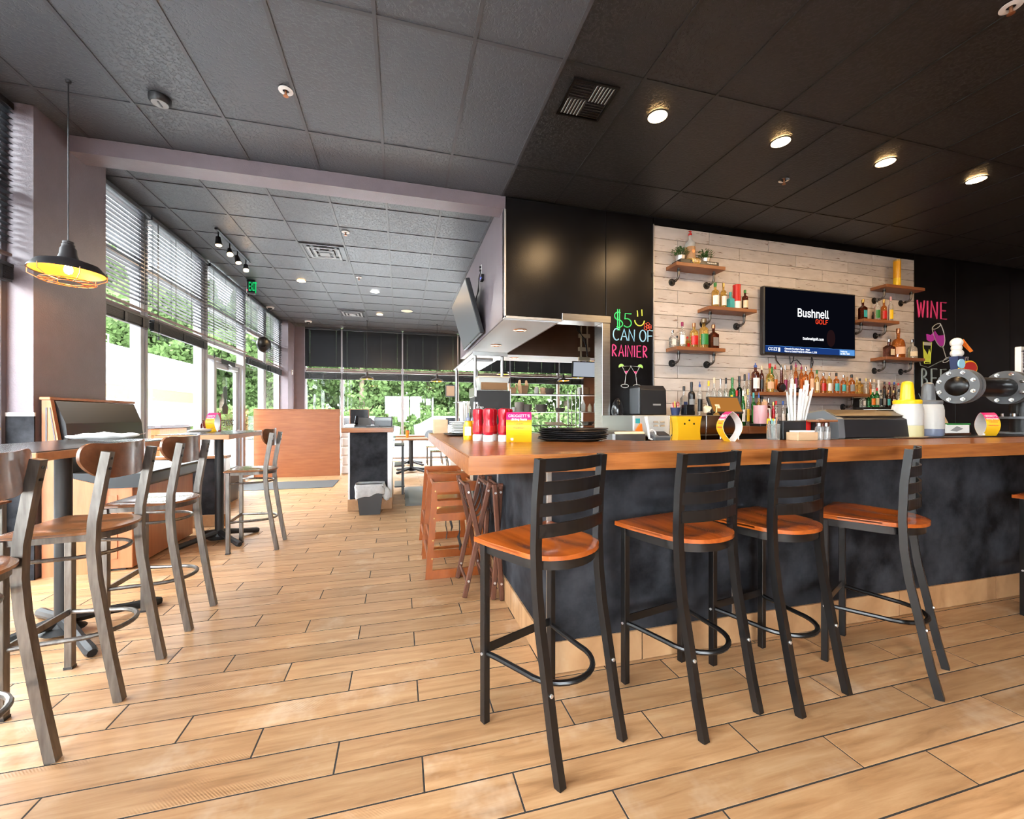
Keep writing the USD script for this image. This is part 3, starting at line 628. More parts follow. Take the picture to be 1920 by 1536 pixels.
B().box(-1.965, -1.93, 5.465, 5.595, .14, .80, .002).build('corner_post', 'aluminium', hf); B().box(-2.84, -1.92, 5.46, 5.60, .78, .81, .003).build('cap', 'table_edge', hf)
lb = thing('waiting_bench', 'low grey-black box bench under the entrance windows', 'bench')
B().box(-2.87, -2.40, 6.1, 7.3, .0, .26, .006).build('base', 'vinyl_black', lb); B().box(-2.87, -2.39, 6.08, 7.32, .265, .50, .012).build('cushion', 'vinyl_black', lb)

# ---------------------------------------------------------------- partition, mats, host stand, bin
pt = thing('partition', 'broad orange wood partition beyond the entrance mat', 'partition')
B().box(-2.88, -1.25, 9.56, 9.66, 0, 1.40, .003).build('panel', 'partition_wood', pt); B().box(-2.88, -1.235, 9.55, 9.67, 1.40, 1.415, .003).build('cap', 'partition_wood', pt)
dm_ = thing('door_mat', 'dark grey entrance mat in front of the wood partition', 'mat'); B().box(-2.78, -1.16, 7.98, 8.87, .0005, .008, .003).build('mat_pile', 'mat_fabric', dm_)
am = thing('floor_mat', 'thick grey rubber mat beside the high chairs', 'mat')
B().hull([(x, y, z) for x, y, z in [(.07, 6.03, .001), (.95, 6.03, .001), (.95, 7.62, .001), (.07, 7.62, .001), (.13, 6.09, .02), (.89, 6.09, .02), (.89, 7.56, .02), (.13, 7.56, .02)]]).build('mat_body', 'mat_rubber', am)
hs = thing('host_stand', 'host stand with black chalk front, wood top and metal corner posts', 'host stand')
B().box(-.66, -.12, 5.92, 7.0, .155, 1.045).build('cabinet', 'bar_plaster', hs); B().box(-.675, -.105, 5.905, 7.01, .003, .155, .002).build('skirting_tile', 'floor_tile', hs)
for a, b in ((-.668, -.645), (-.165, -.112)): B().box(a, b, 5.912, 5.93, .155, 1.045, .001).build('corner_post', 'aluminium', hs)
B().box(-.125, -.112, 5.93, 7.0, .155, 1.045).build('side_panel', 'steel_brushed', hs)
B().box(-.745, -.088, 5.86, 7.05, 1.045, 1.108, .003).build('top_edge', 'counter_wood', hs); B().box(-.74, -.092, 5.865, 7.045, 1.107, 1.112).build('worktop', 'grey', hs)
sc = thing('side_cart', 'slim grey cart with shelves right of the host stand', 'cart')
for y in (6.95, 7.45): B().box(.02, .06, y, y + .04, 0, .80, .003).build('post', 'grey_plastic', sc)
for z in (.12, .45, .78): B().box(-.09, .07, 6.93, 7.5, z, z + .025, .003).build('shelf', 'grey_plastic', sc)
ph = thing('desk_phone', 'black desk phone standing on the host stand', 'phone', (-.50, 6.15, 1.112))
B().hull([(-.10, -.08, 0), (.10, -.08, 0), (.10, .10, 0), (-.10, .10, 0), (-.10, .10, .13), (.10, .10, .13), (-.10, -.08, .02), (.10, -.08, .02)]).build('phone_body', 'black_plastic', ph)
B().bar((-.085, -.06, .05), (-.085, .08, .15), .045, .03, bev=.008).build('handset', 'black_gloss', ph)
rp = thing('receipt_printer', 'grey box printer on the right of the host stand', 'printer', (-.24, 6.35, 1.112)); B().box(-.12, .13, -.1, .2, 0, .14, .012).build('printer_body', 'grey_plastic', rp); B().box(-.11, .12, -.103, -.1, .09, .13).build('front_panel', 'black_gloss', rp)
kb = thing('keyboard', 'flat black keypad between phone and printer on the host stand', 'keyboard', (-.36, 6.02, 1.112)); B().box(-.09, .09, -.05, .05, 0, .018, .004).build('base', 'black_plastic', kb); B().box(-.08, .08, -.04, .04, .018, .024).build('keys', 'grey_plastic', kb)
mh = thing('menu_holder', 'dark framed display board left on the host stand', 'board', (-.63, 6.75, 1.112)); B().box(-.11, .17, 0, .02, 0, .26, .003).build('frame', 'booth_wood', mh); B().box(-.10, .16, -.003, 0, .01, .25).build('face', 'black_gloss', mh)
pp = thing('paper_stack', 'stack of white menus left on the host stand', 'papers', (-.70, 6.02, 1.112)); B().box(-.02, .10, 0, .22, 0, .03, .002).box(-.015, .11, .01, .21, .03, .045, .002).build('sheets', 'paper', pp)
for k in range(5):
    bs = thing('booster_seat', f'white child booster seat behind the partition edge, {("lowest", "second lowest", "middle", "second highest", "topmost")[k]} of its stack', 'child seat', (-1.13, 9.86, .002 + k * .20), group='stacked white booster seats'); B().box(-.12 + .01 * (k % 2), .12, -.14, .14, 0, .197, .03).build('seat_shell', 'white', bs)
wbk = thing('waste_bin', 'dark grey wastebasket with white liner at the host stand', 'bin', (-.375, 5.72, 0))
P4 = lambda a, b, z: [(-a, -b, z), (a, -b, z), (a, b, z), (-a, b, z)]
B().hull([p for q in (P4(.125, .095, 0), P4(.165, .125, .37)) for p in q]).build('basket', 'bin_grey', wbk)
V = []; F = []; n = 44
for j, (s, z) in enumerate(((1.0, .385), (1.06, .395), (1.10, .37), (1.06, .31), (1.09, .26), (1.03, .215))):
    for i in range(n):
        a = 2 * math.pi * i / n; c, q = math.cos(a), math.sin(a); k = 1 / max(abs(c) / .165, abs(q) / .125) * s * (1 + (.035 * math.sin(a * 7 + j) + .02 * math.sin(a * 13 + 2 * j)) * (j > 1))
        V.append((k * c, k * q, z + (.05 * math.cos(a + .8) if j > 2 else 0) + .012 * math.sin(a * 5) * (j > 1)))
for j in range(5):
    for i in range(n): i2 = (i + 1) % n; F += [(j * n + i, j * n + i2, j * n + n + i2), (j * n + i, j * n + n + i2, j * n + n + i)]
B().add(trimesh.Trimesh(np.array(V), F, process=False)).build('liner', 'linen_bag', wbk, True, label='crumpled white bin liner folded over the rim')
kn = trimesh.creation.icosphere(3, 1.0); kv = np.array(kn.vertices); kv *= (1 + .12 * (meshkit.noise(kv * 3.5, 3) - .5))[:, None]; kv = kv * (.055, .045, .085) + (.205, -.06, .255)
B().add(trimesh.Trimesh(kv, kn.faces, process=False)).cyl((.19, -.06, .33), (.15, -.06, .385), .02, 8, .035).build('liner_knot', 'linen_bag', wbk, 50, label='gathered knot of spare liner hanging at the side')

# ---------------------------------------------------------------- high chairs and folded tray stands
def high_chair(label, y0, y1, mat='highchair_wood'):
    t = thing('high_chair', label, 'high chair', (.425, y0, 0), group='nested wooden high chairs')
    for y in (0, y1 - y0):
        p = Polygon([(-.24, 0), (.24, 0), (.185, .75), (-.185, .75)]).buffer(-.001)
        for a, b, lo, hi in ((-1, 1, .075, .0),): pass
        inn = [Polygon([(-.180, .075), (.180, .075), (.152, .44), (-.152, .44)]), Polygon([(-.148, .51), (.148, .51), (.144, .555), (-.144, .555)]), Polygon([(-.142, .61), (.142, .61), (.140, .665), (-.140, .665)])]
        q = p
        for h in inn: q = q.difference(h.buffer(.006))
        B().prism(q, 'y', y, y + .022).build('side_frame', mat, t)
    d = y1 - y0
    for x, z in ((-.20, .30), (.20, .30), (-.215, .16), (-.16, .70), (.16, .70)): B().cyl((x, .02, z), (x, d, z), .011, 10).build('rung', mat, t, 40)
    B().box(-.15, .15, .022, d, .47, .485, .003).build('seat_board', mat, t)
    for z in (.30, .16, .47, .68): B().cyl((-.195 + z * .05, 0, z), (-.195 + z * .05, -.003, z), .006, 8).build('screw', 'gold', t)
    B().tube([(-.06, .20, .47), (-.062, .19, .36), (-.05, .2, .30), (-.058, .19, .25)], .004, 6).build('strap', 'black_plastic', t, 40); B().tube([(.05, .20, .47), (.052, .19, .30), (.043, .2, .26), (.06, .19, .19), (.05, .19, .15)], [.004, .005, .011, .011, .004], 6).build('strap', 'black_plastic', t, 40)
    return t
high_chair('orange wooden high chair nearest the viewer in the nested row', 3.27, 3.76); high_chair('second wooden high chair nested behind the nearest one', 3.86, 4.34)
def tray_stand(label, rz, x, y, a, h=.80, mat='dark_stand_wood'):
    t = thing('tray_stand', label, 'tray stand', (x, y, 0), rz, 'folded tray stands leaning by the bar')
    for s in (-1, 1):
        for yy in (-.21, .21):
            yq = yy - .025 * s * (1 if yy > 0 else -1) * 0 + (.026 if s > 0 else 0) * (-1 if yy > 0 else 1)
            B().bar((-s * a, yq, .004), (s * a * .9, yq, h), .024, .034, (1, 0, 0), bev=.005).build('leg', mat, t)
            for z in (.12, h - .06): B().cyl((-s * a + 1.9 * s * a * z / h, yq - .018, z), (-s * a + 1.9 * s * a * z / h, yq + .018, z), .008, 10).build('bolt', 'aluminium', t)
        for z in (h - .03, .10): B().cyl((-s * a + 1.9 * s * a * z / h, -.21, z), (-s * a + 1.9 * s * a * z / h, .21, z), .010, 10).build('rung', mat, t, 40)
    for k in (-.12, 0, .12):
        p = [(-a * .9 + 1.8 * a * i / 10, k, h - .03 - .22 * math.sin(math.pi * i / 10) ** .8) for i in range(11)]
        b = B()
        for q, w in zip(p[:-1], p[1:]): b.bar(q, w, .034, .003)
        b.build('strap', 'black_plastic', t, label='sagging black webbing strap')
    return t
tray_stand('half-folded dark wood tray stand standing before the orange high chair', 0, .525, 3.06, .095)
tray_stand('flat-folded dark wood tray stand leaning closest to the bar side', 0, .645, 2.98, .028)

# ---------------------------------------------------------------- far dining tables
def bistro_chair(label, loc, rz):
    t = thing('dining_chair', label, 'chair', loc, rz, 'grey metal dining chairs by the far windows')
    for s in (-1, 1):
        B().box(s * .18 - .012, s * .18 + .012, .16, .185, 0, .45).build('leg', 'gunmetal', t); side_leg([(-.22, 0), (-.17, .45), (-.20, .84)], .024, .024, s * .17).build('leg', 'gunmetal', t)
    B().box(-.20, .20, -.18, .20, .45, .47, .006).build('seat', 'walnut_seat', t); B().box(-.19, .19, -.205, -.187, .70, .85, .006).build('backrest', 'walnut', t)
    return t
def dining_table(label, x, y):
    t = thing('dining_table', label, 'table', (x, y, 0), group='dining tables by the far windows')
    B().box(-.36, .36, -.36, .36, .735, .77, .004).build('tabletop', 'table_edge', t); ped(t, 0, 0, .735); return t
d0 = dining_table('square dining table nearest the end of the bar', .25, 9.75); dup(d0, (.25, 11.2, 0), 0, 'square dining table right against the far windows')
b0 = bistro_chair('grey metal dining chair right of the nearer dining table', (.86, 9.75, 0), 90)
dup(b0, (.86, 11.2, 0), 90, 'grey metal dining chair right of the table against the far windows'); dup(b0, (-.36, 9.75, 0), -90, 'grey metal dining chair left of the nearer dining table'); dup(b0, (-.36, 11.2, 0), -90, 'grey metal dining chair left of the table against the far windows')
cup = thing('drink_cup', 'small orange cup with red rim on the nearer dining table', 'cup', (.16, 9.95, .77)); B().lathe([(0, 0), (.03, 0), (.045, .15), (.04, .15), (.028, .01), (0, .01)], 16).build('cup_body', 'tent_orange', cup, 40); B().lathe([(.044, .15), (.047, .15), (.047, .165), (.044, .165)], 16).build('rim', 'red', cup)
# ---------------------------------------------------------------- ceiling fixtures
WARM = (1, .66, .34)
def downlight(label, x, y, r=.074, power=60, mat='lamp_warm', color=WARM, group='recessed lights over the bar'):
    t = thing('downlight', label, 'ceiling light', (x, y, 3.657), group=group)
    B().lathe([(r, -.003), (r + .016, -.004), (r + .016, 0), (r, 0)], 32).build('trim_ring', 'black_plastic' if mat != 'lamp_white' else 'off_white', t, 40)
    B().lathe([(0, -.0015), (r, -.0015)], 32).build('lamp', mat, t)
    if power: disk_light('light', t, (0, 0, -.006), r * .9, power, color)
    return t
for x, y, l in ((1.987, 2.918, 'leftmost'), (3.212, 2.912, 'second from the left'), (4.426, 2.890, 'third from the left'), (5.642, 2.865, 'rightmost')):
    downlight(f'glowing recessed ceiling light over the bar, {l} of the four', x, y, power=BARLAMP)
for k, (x, y) in enumerate(((6.86, 2.86), (1.98, .35), (4.42, .35))):
    downlight('recessed ceiling light added outside the frame for fill, ' + ('past the rightmost bar light', 'left one above the viewer', 'right one above the viewer')[k], x, y, power=BARLAMP, group='recessed fill lights added outside the frame')  # unseen lamps added for the light they throw on bar and floor
downlight('warm recessed ceiling light nearest the air diffuser in the far room', -1.691, 8.104, .07, 25, group='recessed lights in the far room')
downlight('warm recessed ceiling light beyond the second diffuser', -.465, 10.298, .07, 25, group='recessed lights in the far room')
downlight('small warm recessed ceiling light beside the wall television', 1.62, 10.9, .06, 15, group='recessed lights in the far room')
downlight('white glowing recessed ceiling light in the far room', -.469, 8.43, .075, 40, 'lamp_white', (1, .97, .93), group='recessed lights in the far room')
sp = thing('ceiling_speaker', 'round cream speaker grille in the far ceiling', 'speaker', (.149, 9.774, 3.657)); B().lathe([(0, -.012), (.11, -.010), (.12, -.004), (.12, 0)], 32).build('grille', 'cream', sp, 40); B().lathe([(.12, -.008), (.128, -.006), (.128, 0), (.12, 0)], 32).build('rim', 'off_white', sp)
def diffuser(label, x, y, s=.29):
    t = thing('air_diffuser', label, 'air vent', (x, y, 3.655), group='square air diffusers in the far ceiling')
    for k, (a, z) in enumerate(((s, 0), (s * .74, -.012), (s * .48, -.022))):
        w = .035
        fr = Polygon([(-a, -a), (a, -a), (a, a), (-a, a)]).difference(Polygon([(-a + w, -a + w), (a - w, -a + w), (a - w, a - w), (-a + w, a - w)]))
        B().prism(fr, 'z', z - .008, z).build('louver_ring', 'vent_grey' if k else 'grid_black', t)
    B().box(-s * .24, s * .24, -s * .24, s * .24, -.034, -.026, .003).build('centre_plate', 'vent_grey', t); B().box(-s + .03, s - .03, -s + .03, s - .03, .001, .004).build('throat', 'black_plastic', t)
diffuser('square stepped air diffuser nearest the drop beam', -1.06, 6.59); diffuser('smaller looking square air diffuser near the far windows', -1.07, 10.33)
vt = thing('return_grille', 'black square ceiling grille near the bar lights, two quarters coloured paler as if lit', 'air vent', (1.365, 2.905, 3.655))
B().prism(Polygon([(-.18, -.18), (.18, -.18), (.18, .18), (-.18, .18)]).difference(Polygon([(-.165, -.165), (.165, -.165), (.165, .165), (-.165, .165)])), 'z', -.012, 0).build('frame', 'black_metal', vt)
B().box(-.165, .165, -.165, .165, .0, .002).build('throat', 'black_plastic', vt)
for qx in (0, 1):
    for qy in (0, 1):
        for k in range(6):
            o = .018 + k * .026; x0, y0 = -.16 + .16 * qx, -.16 + .16 * qy
            if (qx + qy) % 2: B().bar((x0 + o, y0 + .006, -.005), (x0 + o, y0 + .154, -.005), .004, .020, (.8, 0, .6)).build('slat', 'vent_grey', vt)  # light falling on these slats is put into their paler grey
            else: B().bar((x0 + .006, y0 + o, -.005), (x0 + .154, y0 + o, -.005), .003, .016, (0, .5, .8)).build('slat', 'grid_dark', vt)
def sprinkler(label, x, y, mat='off_white'):
    t = thing('sprinkler', label, 'sprinkler', (x, y, 3.657), group='ceiling sprinklers')
    B().lathe([(.022, -.008), (.050, -.004), (.050, 0), (.022, 0)], 24).build('escutcheon', mat, t, 40); B().cyl((0, 0, 0), (0, 0, -.045), .008, 10).lathe([(0, -.045), (.018, -.043), (.018, -.040), (0, -.040)], 14).build('head', 'copper', t, 40)
sprinkler('white-ringed sprinkler on the near ceiling left of the bar', -.812, 3.393); sprinkler('white-ringed sprinkler just past the drop beam', -.685, 5.80); sprinkler('white-ringed sprinkler near the white ceiling light', -.687, 7.629); sprinkler('small chrome sprinkler over the bar between the lights', 3.758, 3.369, 'chrome'); sprinkler('chrome sprinkler at the top right picture corner', 3.45, 1.60, 'off_white')
sd = thing('smoke_detector', 'grey round smoke detector on the near ceiling', 'smoke detector', (-1.746, 3.717, 3.657)); B().lathe([(0, -.045), (.055, -.045), (.068, -.03), (.070, 0), (0, 0)], 28).build('housing', 'black_plastic', sd, 40); B().lathe([(0, -.047), (.052, -.0465), (.052, -.045)], 24).build('face', 'grey', sd)
B().box(-.006, .006, -.03, .03, -.050, -.046).build('sensor_slot', 'black_plastic', sd)
for x, y, l in ((-2.23, 11.45, 'white dome security camera at the far corner'), (-2.75, 10.19, 'white dome security camera above the side blinds')):
    t = thing('security_camera', l, 'camera', (x, y, 3.657), group='ceiling security cameras'); B().lathe([(0, -.03), (.075, -.03), (.085, 0), (0, 0)], 24).build('base', 'white', t, 40); B().sphere((0, 0, -.035), .045, 2).build('dome', 'black_gloss', t, True)
tl = thing('track_light', 'black track light with four spot heads near the side windows', 'track light', (-2.255, 6.68, 3.655))
B().box(-.018, .018, -.60, .60, -.025, 0, .003).build('track', 'black_metal', tl)
for k, y in enumerate((-.53, -.16, .12, .46)):
    h = sub('spot_head', tl, (0, y, -.02)); d = np.array(((.10, -.15, -.9), (.25, -.55, -.8), (.30, -.25, -.9), (.2, -.5, -.85))[k]); d /= np.linalg.norm(d); c = np.array((0, 0, -.12))
    B().cyl((0, 0, 0), c, .008, 8).build('stem', 'black_metal', h); B().cyl(c - d * .05, c + d * .06, .028, 16, .042).build('can', 'black_metal', h, 40)
    B().cyl(c + d * .0605, c + d * .063, .036, 16).build('lamp', 'lamp_warm' if k in (1, 3) else 'lamp_dim', h)
ex = thing('exit_sign', 'black exit sign with lit green face hanging over the door side', 'exit sign', (-2.52, 8.30, 3.42))
B().box(-.085, .05, -.03, .03, 0, .24, .006).build('housing', 'black_plastic', ex); B().box(-.055, .052, -.034, -.029, .02, .215).build('face', 'black_gloss', ex)
B().add(wall_text('EXIT', .15, -.05, -.034, .05, True, wide=.27)).build('letters', 'exit_green', ex, label='lit green letters')
B().box(.05, .053, -.028, .028, .02, .22).build('side_face', 'exit_green', ex); B().sphere((-.07, -.03, .06), .010, 1).build('indicator', 'led_red', ex, True); B().cyl((0, 0, .24), (0, 0, .235), .02).build('canopy', 'black_plastic', ex)
def pendant(label, loc, R, group, cage, power):
    t = thing('pendant_lamp', label, 'pendant lamp', loc, 0, group); s = R / .205; H0 = 3.657 - loc[2]
    B().lathe([(R, 0), (R * .985, .012 * s), (R * .80, .062 * s), (R * .30, .098 * s), (R * .27, .10 * s), (R * .265, .095 * s), (R * .78, .055 * s), (R * .965, .006 * s), (R, 0)], 40).build('shade', 'shade_black', t, 50)
    B().lathe([(0, .094 * s), (R * .265, .0935 * s), (R * .775, .053 * s), (R * .955, .006 * s), (R * .955, .0045 * s), (R * .77, .051 * s), (R * .26, .0915 * s), (0, .092 * s)], 40).build('shade_lining', 'copper_inside', t, 50)
    B().lathe([(R * .29, .095 * s), (R * .235, .13 * s), (R * .215, .17 * s), (R * .17, .185 * s), (R * .175, .20 * s), (R * .15, .205 * s), (R * .15, .222 * s), (R * .03, .232 * s), (0, .232 * s)], 24).build('neck', 'shade_black', t, 40)
    B().cyl((0, 0, .23 * s), (0, 0, H0), .004, 8).build('cord', 'black_plastic', t); B().lathe([(0, H0 - .02), (.014, H0 - .016), (.018, H0), (0, H0)], 20).build('canopy', 'black_plastic', t, 40)
    B().lathe([(0, -.012 * s), (.018 * s, -.004 * s), (.026 * s, .018 * s), (.022 * s, .04 * s), (.013 * s, .062 * s), (.013 * s, .09 * s), (0, .092 * s)], 16).build('bulb', 'filament', t, 50)
    if cage:
        b = B()
        for k in range(6):
            a = math.pi / 3 * k + .3; c, q = math.cos(a), math.sin(a)
            b.tube([(R * 1.0 * c, R * 1.0 * q, .012), (R * c, R * q, -.03), (R * .72 * c, R * .72 * q, -.062), (R * .36 * c, R * .36 * q, -.068)], .0026, 6)
        for r_, z_ in ((.36, -.068), (.72, -.062)): b.tube([(R * r_ * math.cos(a), R * r_ * math.sin(a), z_) for a in np.linspace(0, 2 * math.pi, 36, False)], .0026, 6, True)
        for k in range(6): a0 = math.pi / 3 * k + .3; b.tube([(R * f * math.cos(a0 + .52 + o), R * f * math.sin(a0 + .52 + o), -.065) for f, o in ((.36, -.3), (.6, -.15), (.72, 0), (.6, .15), (.36, .3))], .0022, 5)
        b.build('wire_cage', 'copper', t, 40)
    if power:
        l = UsdLux.SphereLight.Define(stage, path_of('light', t)); l.AddTranslateOp().Set(Gf.Vec3d(0, 0, .02 * s)); l.CreateRadiusAttr(.028 * s); l.CreateIntensityAttr(power / (4 * math.pi * math.pi * (.028 * s) ** 2)); l.CreateColorAttr(Gf.Vec3f(1, .52, .16)); l.CreateNormalizeAttr(False)
    return t
pendant('black dome pendant with amber inside and wire cage by the near pillar', (-2.29, 3.70, 2.285), .205, 'pendants', True, 14)
pf = pendant('small bronze pendant before the far windows, left one', (-.80, 11.0, 2.19), .17, 'small pendants before the far windows', False, 8)
for x, z, l in ((.93, 2.17, 'second from the left'), (2.70, 2.40, 'glowing behind the steel shelf posts'), (4.45, 2.26, 'hanging before the kitchen windows'), (4.90, 2.36, 'half hidden under the hanging monitor')):
    pendant(f'small bronze pendant before the far windows, {l}', (x, 11.0, z), .17, 'small pendants before the far windows', False, 8)
fn = thing('wall_fan', 'dark oscillating fan mounted by the side windows', 'fan', (-2.72, 9.65, 2.74))
B().lathe([(.0, -.04), (.10, -.05), (.16, -.02), (.165, 0), (.16, .02), (.10, .05), (0, .04)], 24).move((0, 0, 0), ry=math.pi / 2, rz=-.6).build('cage', 'black_metal', fn, 40)
for k in range(4): a = k * math.pi / 2 + .4; B().bar((0, 0, 0), (.02, .13 * math.cos(a), .13 * math.sin(a)), .07, .004).build('blade', 'black_gloss', fn)
B().bar((-.05, 0, 0), (-.22, 0, .10), .03).build('bracket', 'black_metal', fn)
tm = thing('thermostat', 'small white thermostat on the far corner pillar', 'thermostat', (-2.70, 11.86, 2.40)); B().box(0, .02, -.04, .04, -.06, .06, .004).build('case', 'white', tm); B().box(.02, .022, -.025, .025, .0, .03).build('display', 'grey', tm)

# ---------------------------------------------------------------- wall televisions
tv = thing('television', 'large flat television on the plank wall showing a dark golf advert', 'television', (5.262, 4.33, 2.495)); W2, H2 = .775, .437
B().box(-W2, W2, -.02, .045, -H2, H2, .006).build('case', 'black_plastic', tv)
B().box(-W2 + .018, W2 - .018, -.0225, -.019, -H2 + .03, H2 - .016).build('screen', 'screen_dark', tv)
B().box(-W2 + .018, W2 - .018, -.0240, -.0224, -H2 + .03, -H2 + .112).build('ticker_band', 'screen_blue', tv); B().box(-W2 + .018, W2 - .018, -.0245, -.0236, -H2 + .110, -H2 + .114).build('ticker_line', 'screen_line', tv)
B().box(W2 - .29, W2 - .02, -.0246, -.0238, -H2 + .032, -H2 + .105).build('score_box', 'screen_line', tv)
def tvt(s, h, x, z, mat='screen_white', bold=True, wide=1.0, sl=0): B().add(wall_text(s, h, x, -.0245, z, bold, wide=wide, depth=.001, slant=sl)).build('lettering', mat, tv)
tvt('Bushnell', .105, -.245, .075, wide=.92); tvt('GOLF', .06, .06, -.005, 'screen_red'); tvt('Bushnellgolf.com', .034, -.155, -.225, wide=.95)
tvt('COZI', .038, -.72, -.385, wide=1.1, sl=.15); tvt('Genesis Scottish Open   Final', .022, -.45, -.365); tvt('Race to Dubai Points to Winner: 1,335', .022, -.45, -.398); tvt('FedExCup', .018, .50, -.362); tvt('to Win  500', .022, .50, -.395)
B().box(-.555, -.52, -.0248, -.0238, -.398, -.345).build('channel_badge', 'screen_white', tv)
face = Point(.335, -.19).buffer(1).exterior; fc = Polygon([(.335 + .075 * math.cos(a), -.185 + .115 * math.sin(a)) for a in np.linspace(0, 2 * math.pi, 24)])
B().prism(fc, 'y', -.0237, -.0226).build('screen_face', 'screen_skin', tv, label='dim face fading into the advert')
for p in ([(-.50, -.437), (-.49, -.50), (-.43, -.56), (-.40, -.64)], [(-.27, -.437), (-.26, -.54), (-.22, -.50), (-.15, -.48), (-.08, -.54)], [(-.20, -.437), (-.21, -.49), (-.25, -.54)], [(.10, -.437), (.09, -.53), (.12, -.55), (.13, -.50), (.11, -.437)]):
    B().tube([(x, .06, z) for x, z in p], .006, 6).build('cable', 'black_plastic', tv, 40)
t2 = thing('television', 'tilted flat television on the lavender soffit over the pass', 'television', (.95, 6.17, 2.72))
tb = B().box(-.03, .03, -.75, .75, -.37, .37, .008); tb.move((0, 0, 0), ry=-.278).build('case', 'black_plastic', t2)
B().box(-.033, -.029, -.735, .735, -.35, .355).move((0, 0, 0), ry=-.278).build('screen', 'grey_plastic', t2); B().box(-.034, -.030, -.06, .06, -.365, -.353).move((0, 0, 0), ry=-.278).build('logo_strip', 'chrome', t2)
B().bar((.02, 0, 0), (.14, 0, .05), .30, .25).build('bracket', 'black_metal', t2)
for k in range(4): B().tube([(.138, -.48 + .02 * k, .57), (.10, -.46 - .02 * k, .45), (.11, -.42 + .03 * k, .30), (.07, -.36, .18 - .03 * k), (.10, -.25, .10)], .006, 6).build('cable', 'black_plastic', t2, 40)
ol = thing('wall_outlet', 'white wall outlet with plugs above the tilted television', 'outlet', (1.088, 5.69, 3.30)); B().box(-.006, 0, -.04, .04, -.06, .06, .002).build('plate', 'white', ol)
for z in (-.02, .025): B().box(-.03, -.006, -.015, .015, z - .012, z + .012, .003).build('plug', 'black_plastic', ol)
md = thing('media_box', 'small black box with blue lights among the television cables', 'media box', (1.07, 5.55, 3.13)); B().box(-.02, .018, -.05, .05, -.04, .04, .004).build('case', 'black_plastic', md)
for y in (-.03, -.01, .01): B().box(-.023, -.019, y - .005, y + .005, -.012, 0).build('light', 'led_blue', md)

# ---------------------------------------------------------------- kitchen pass
ps = thing('pass_shelf', 'stainless overhead pass shelf on four round posts', 'shelf')
B().box(.92, 1.38, 5.40, 7.50, 2.085, 2.11, .004).build('top', 'steel_brushed', ps); B().box(.915, 1.385, 5.390, 5.413, 2.058, 2.1125, .003).build('front_lip', 'steel', ps)
for x in (.965, 1.335):
    for y in (5.5, 7.40): B().cyl((x, y, .9), (x, y, 2.085), .022, 14).build('post', 'steel', ps, 40)
B().box(1.0, 1.3, 5.9, 6.9, 2.05, 2.085, .005).build('heat_lamp_strip', 'aluminium', ps); B().box(.92, 1.38, 7.0, 7.5, 1.50, 1.515).build('lower_shelf', 'steel_brushed', ps)
pc = thing('pass_counter', 'stainless kitchen counter under the pass shelf', 'counter'); B().box(.86, 1.42, 4.50, 7.60, .86, .90, .004).build('worktop', 'steel_brushed', pc); B().box(.88, 1.40, 4.52, 7.58, 0, .86).build('cabinet', 'steel_brushed', pc)
pr = thing('warmer_box', 'dark steel box standing at the pass below the food tub', 'warmer', (1.11, 5.18, .90)); B().box(-.225, .225, -.12, .27, 0, .68, .006).build('body', 'black_iron', pr); B().box(-.235, -.20, -.13, .27, .60, .72, .006).build('edge_plate', 'steel', pr)
tub = thing('food_tub', 'clear plastic tub half full of brown granola on the dark box', 'food container', (1.14, 5.24, 1.581)); B().hull([p for q in (P4(.165, .11, 0), P4(.195, .14, .175)) for p in q]).build('tub_body', 'jug_plastic', tub)
B().box(-.168, .168, -.137, -.120, .012, .105, .004).build('granola', 'granola', tub, label='brown granola seen through the tub'); B().box(-.20, .20, -.15, .15, .168, .182, .003).build('lid', 'cream', tub)
nf = thing('notice_frame', 'small dark framed pink notice at the pass shelf', 'notice', (.85, 7.34, 1.60)); B().box(-.085, .085, 0, .02, 0, .215, .004).build('frame', 'frame_dark', nf); B().box(-.07, .07, -.003, 0, .02, .195).build('sheet', 'peach', nf)
rk = thing('wire_rack', 'wire rack of kitchen shelves before the back windows', 'rack')
for x0, x1 in ((2.07, 3.47), (3.53, 4.45)):
    for x in (x0 + .012, x1 - .012):
        for y in (7.87, 8.28): B().cyl((x, y, .92), (x, y, 1.80), .012, 10).build('post', 'steel', rk, 40)
    for z in (1.71, 1.355, 1.085): B().box(x0, x1, 7.86, 8.30, z - .014, z, .003).build('shelf', 'steel_brushed', rk)
kc = thing('kitchen_counter', 'stainless work counter along the kitchen windows', 'counter'); B().box(1.95, 4.6, 7.83, 8.5, 0, .88).build('cabinet', 'steel_brushed', kc); B().box(1.93, 4.62, 7.815, 8.52, .88, .92, .003).build('worktop', 'steel', kc)
def takeout(label, x, y, z, s=1.0, rz=0):
    t = thing('takeout_box', label, 'food box', (x, y, z), rz, 'kraft takeout boxes in the kitchen')
    B().hull([p for q in (P4(.06 * s, .045 * s, 0), P4(.085 * s, .065 * s, .15 * s)) for p in q]).build('box_body', 'kraft', t)
    for sg in (-1, 1): B().hull([(sg * .085 * s, -.06 * s, .15 * s), (sg * .085 * s, .06 * s, .15 * s), (sg * .075 * s, -.03 * s, .25 * s), (sg * .075 * s, .03 * s, .25 * s), (sg * .080 * s, -.06 * s, .15 * s), (sg * .07 * s, -.03 * s, .25 * s)]).build('flap', 'kraft', t)
takeout('open kraft takeout box on the top rack shelf, left', 2.37, 8.0, 1.71, 1.1, 20); takeout('shorter kraft takeout box at the left rack end', 2.17, 8.05, 1.71, .85); takeout('kraft takeout box on the top shelf beside the steel jamb', 4.10, 8.0, 1.71, 1.1)
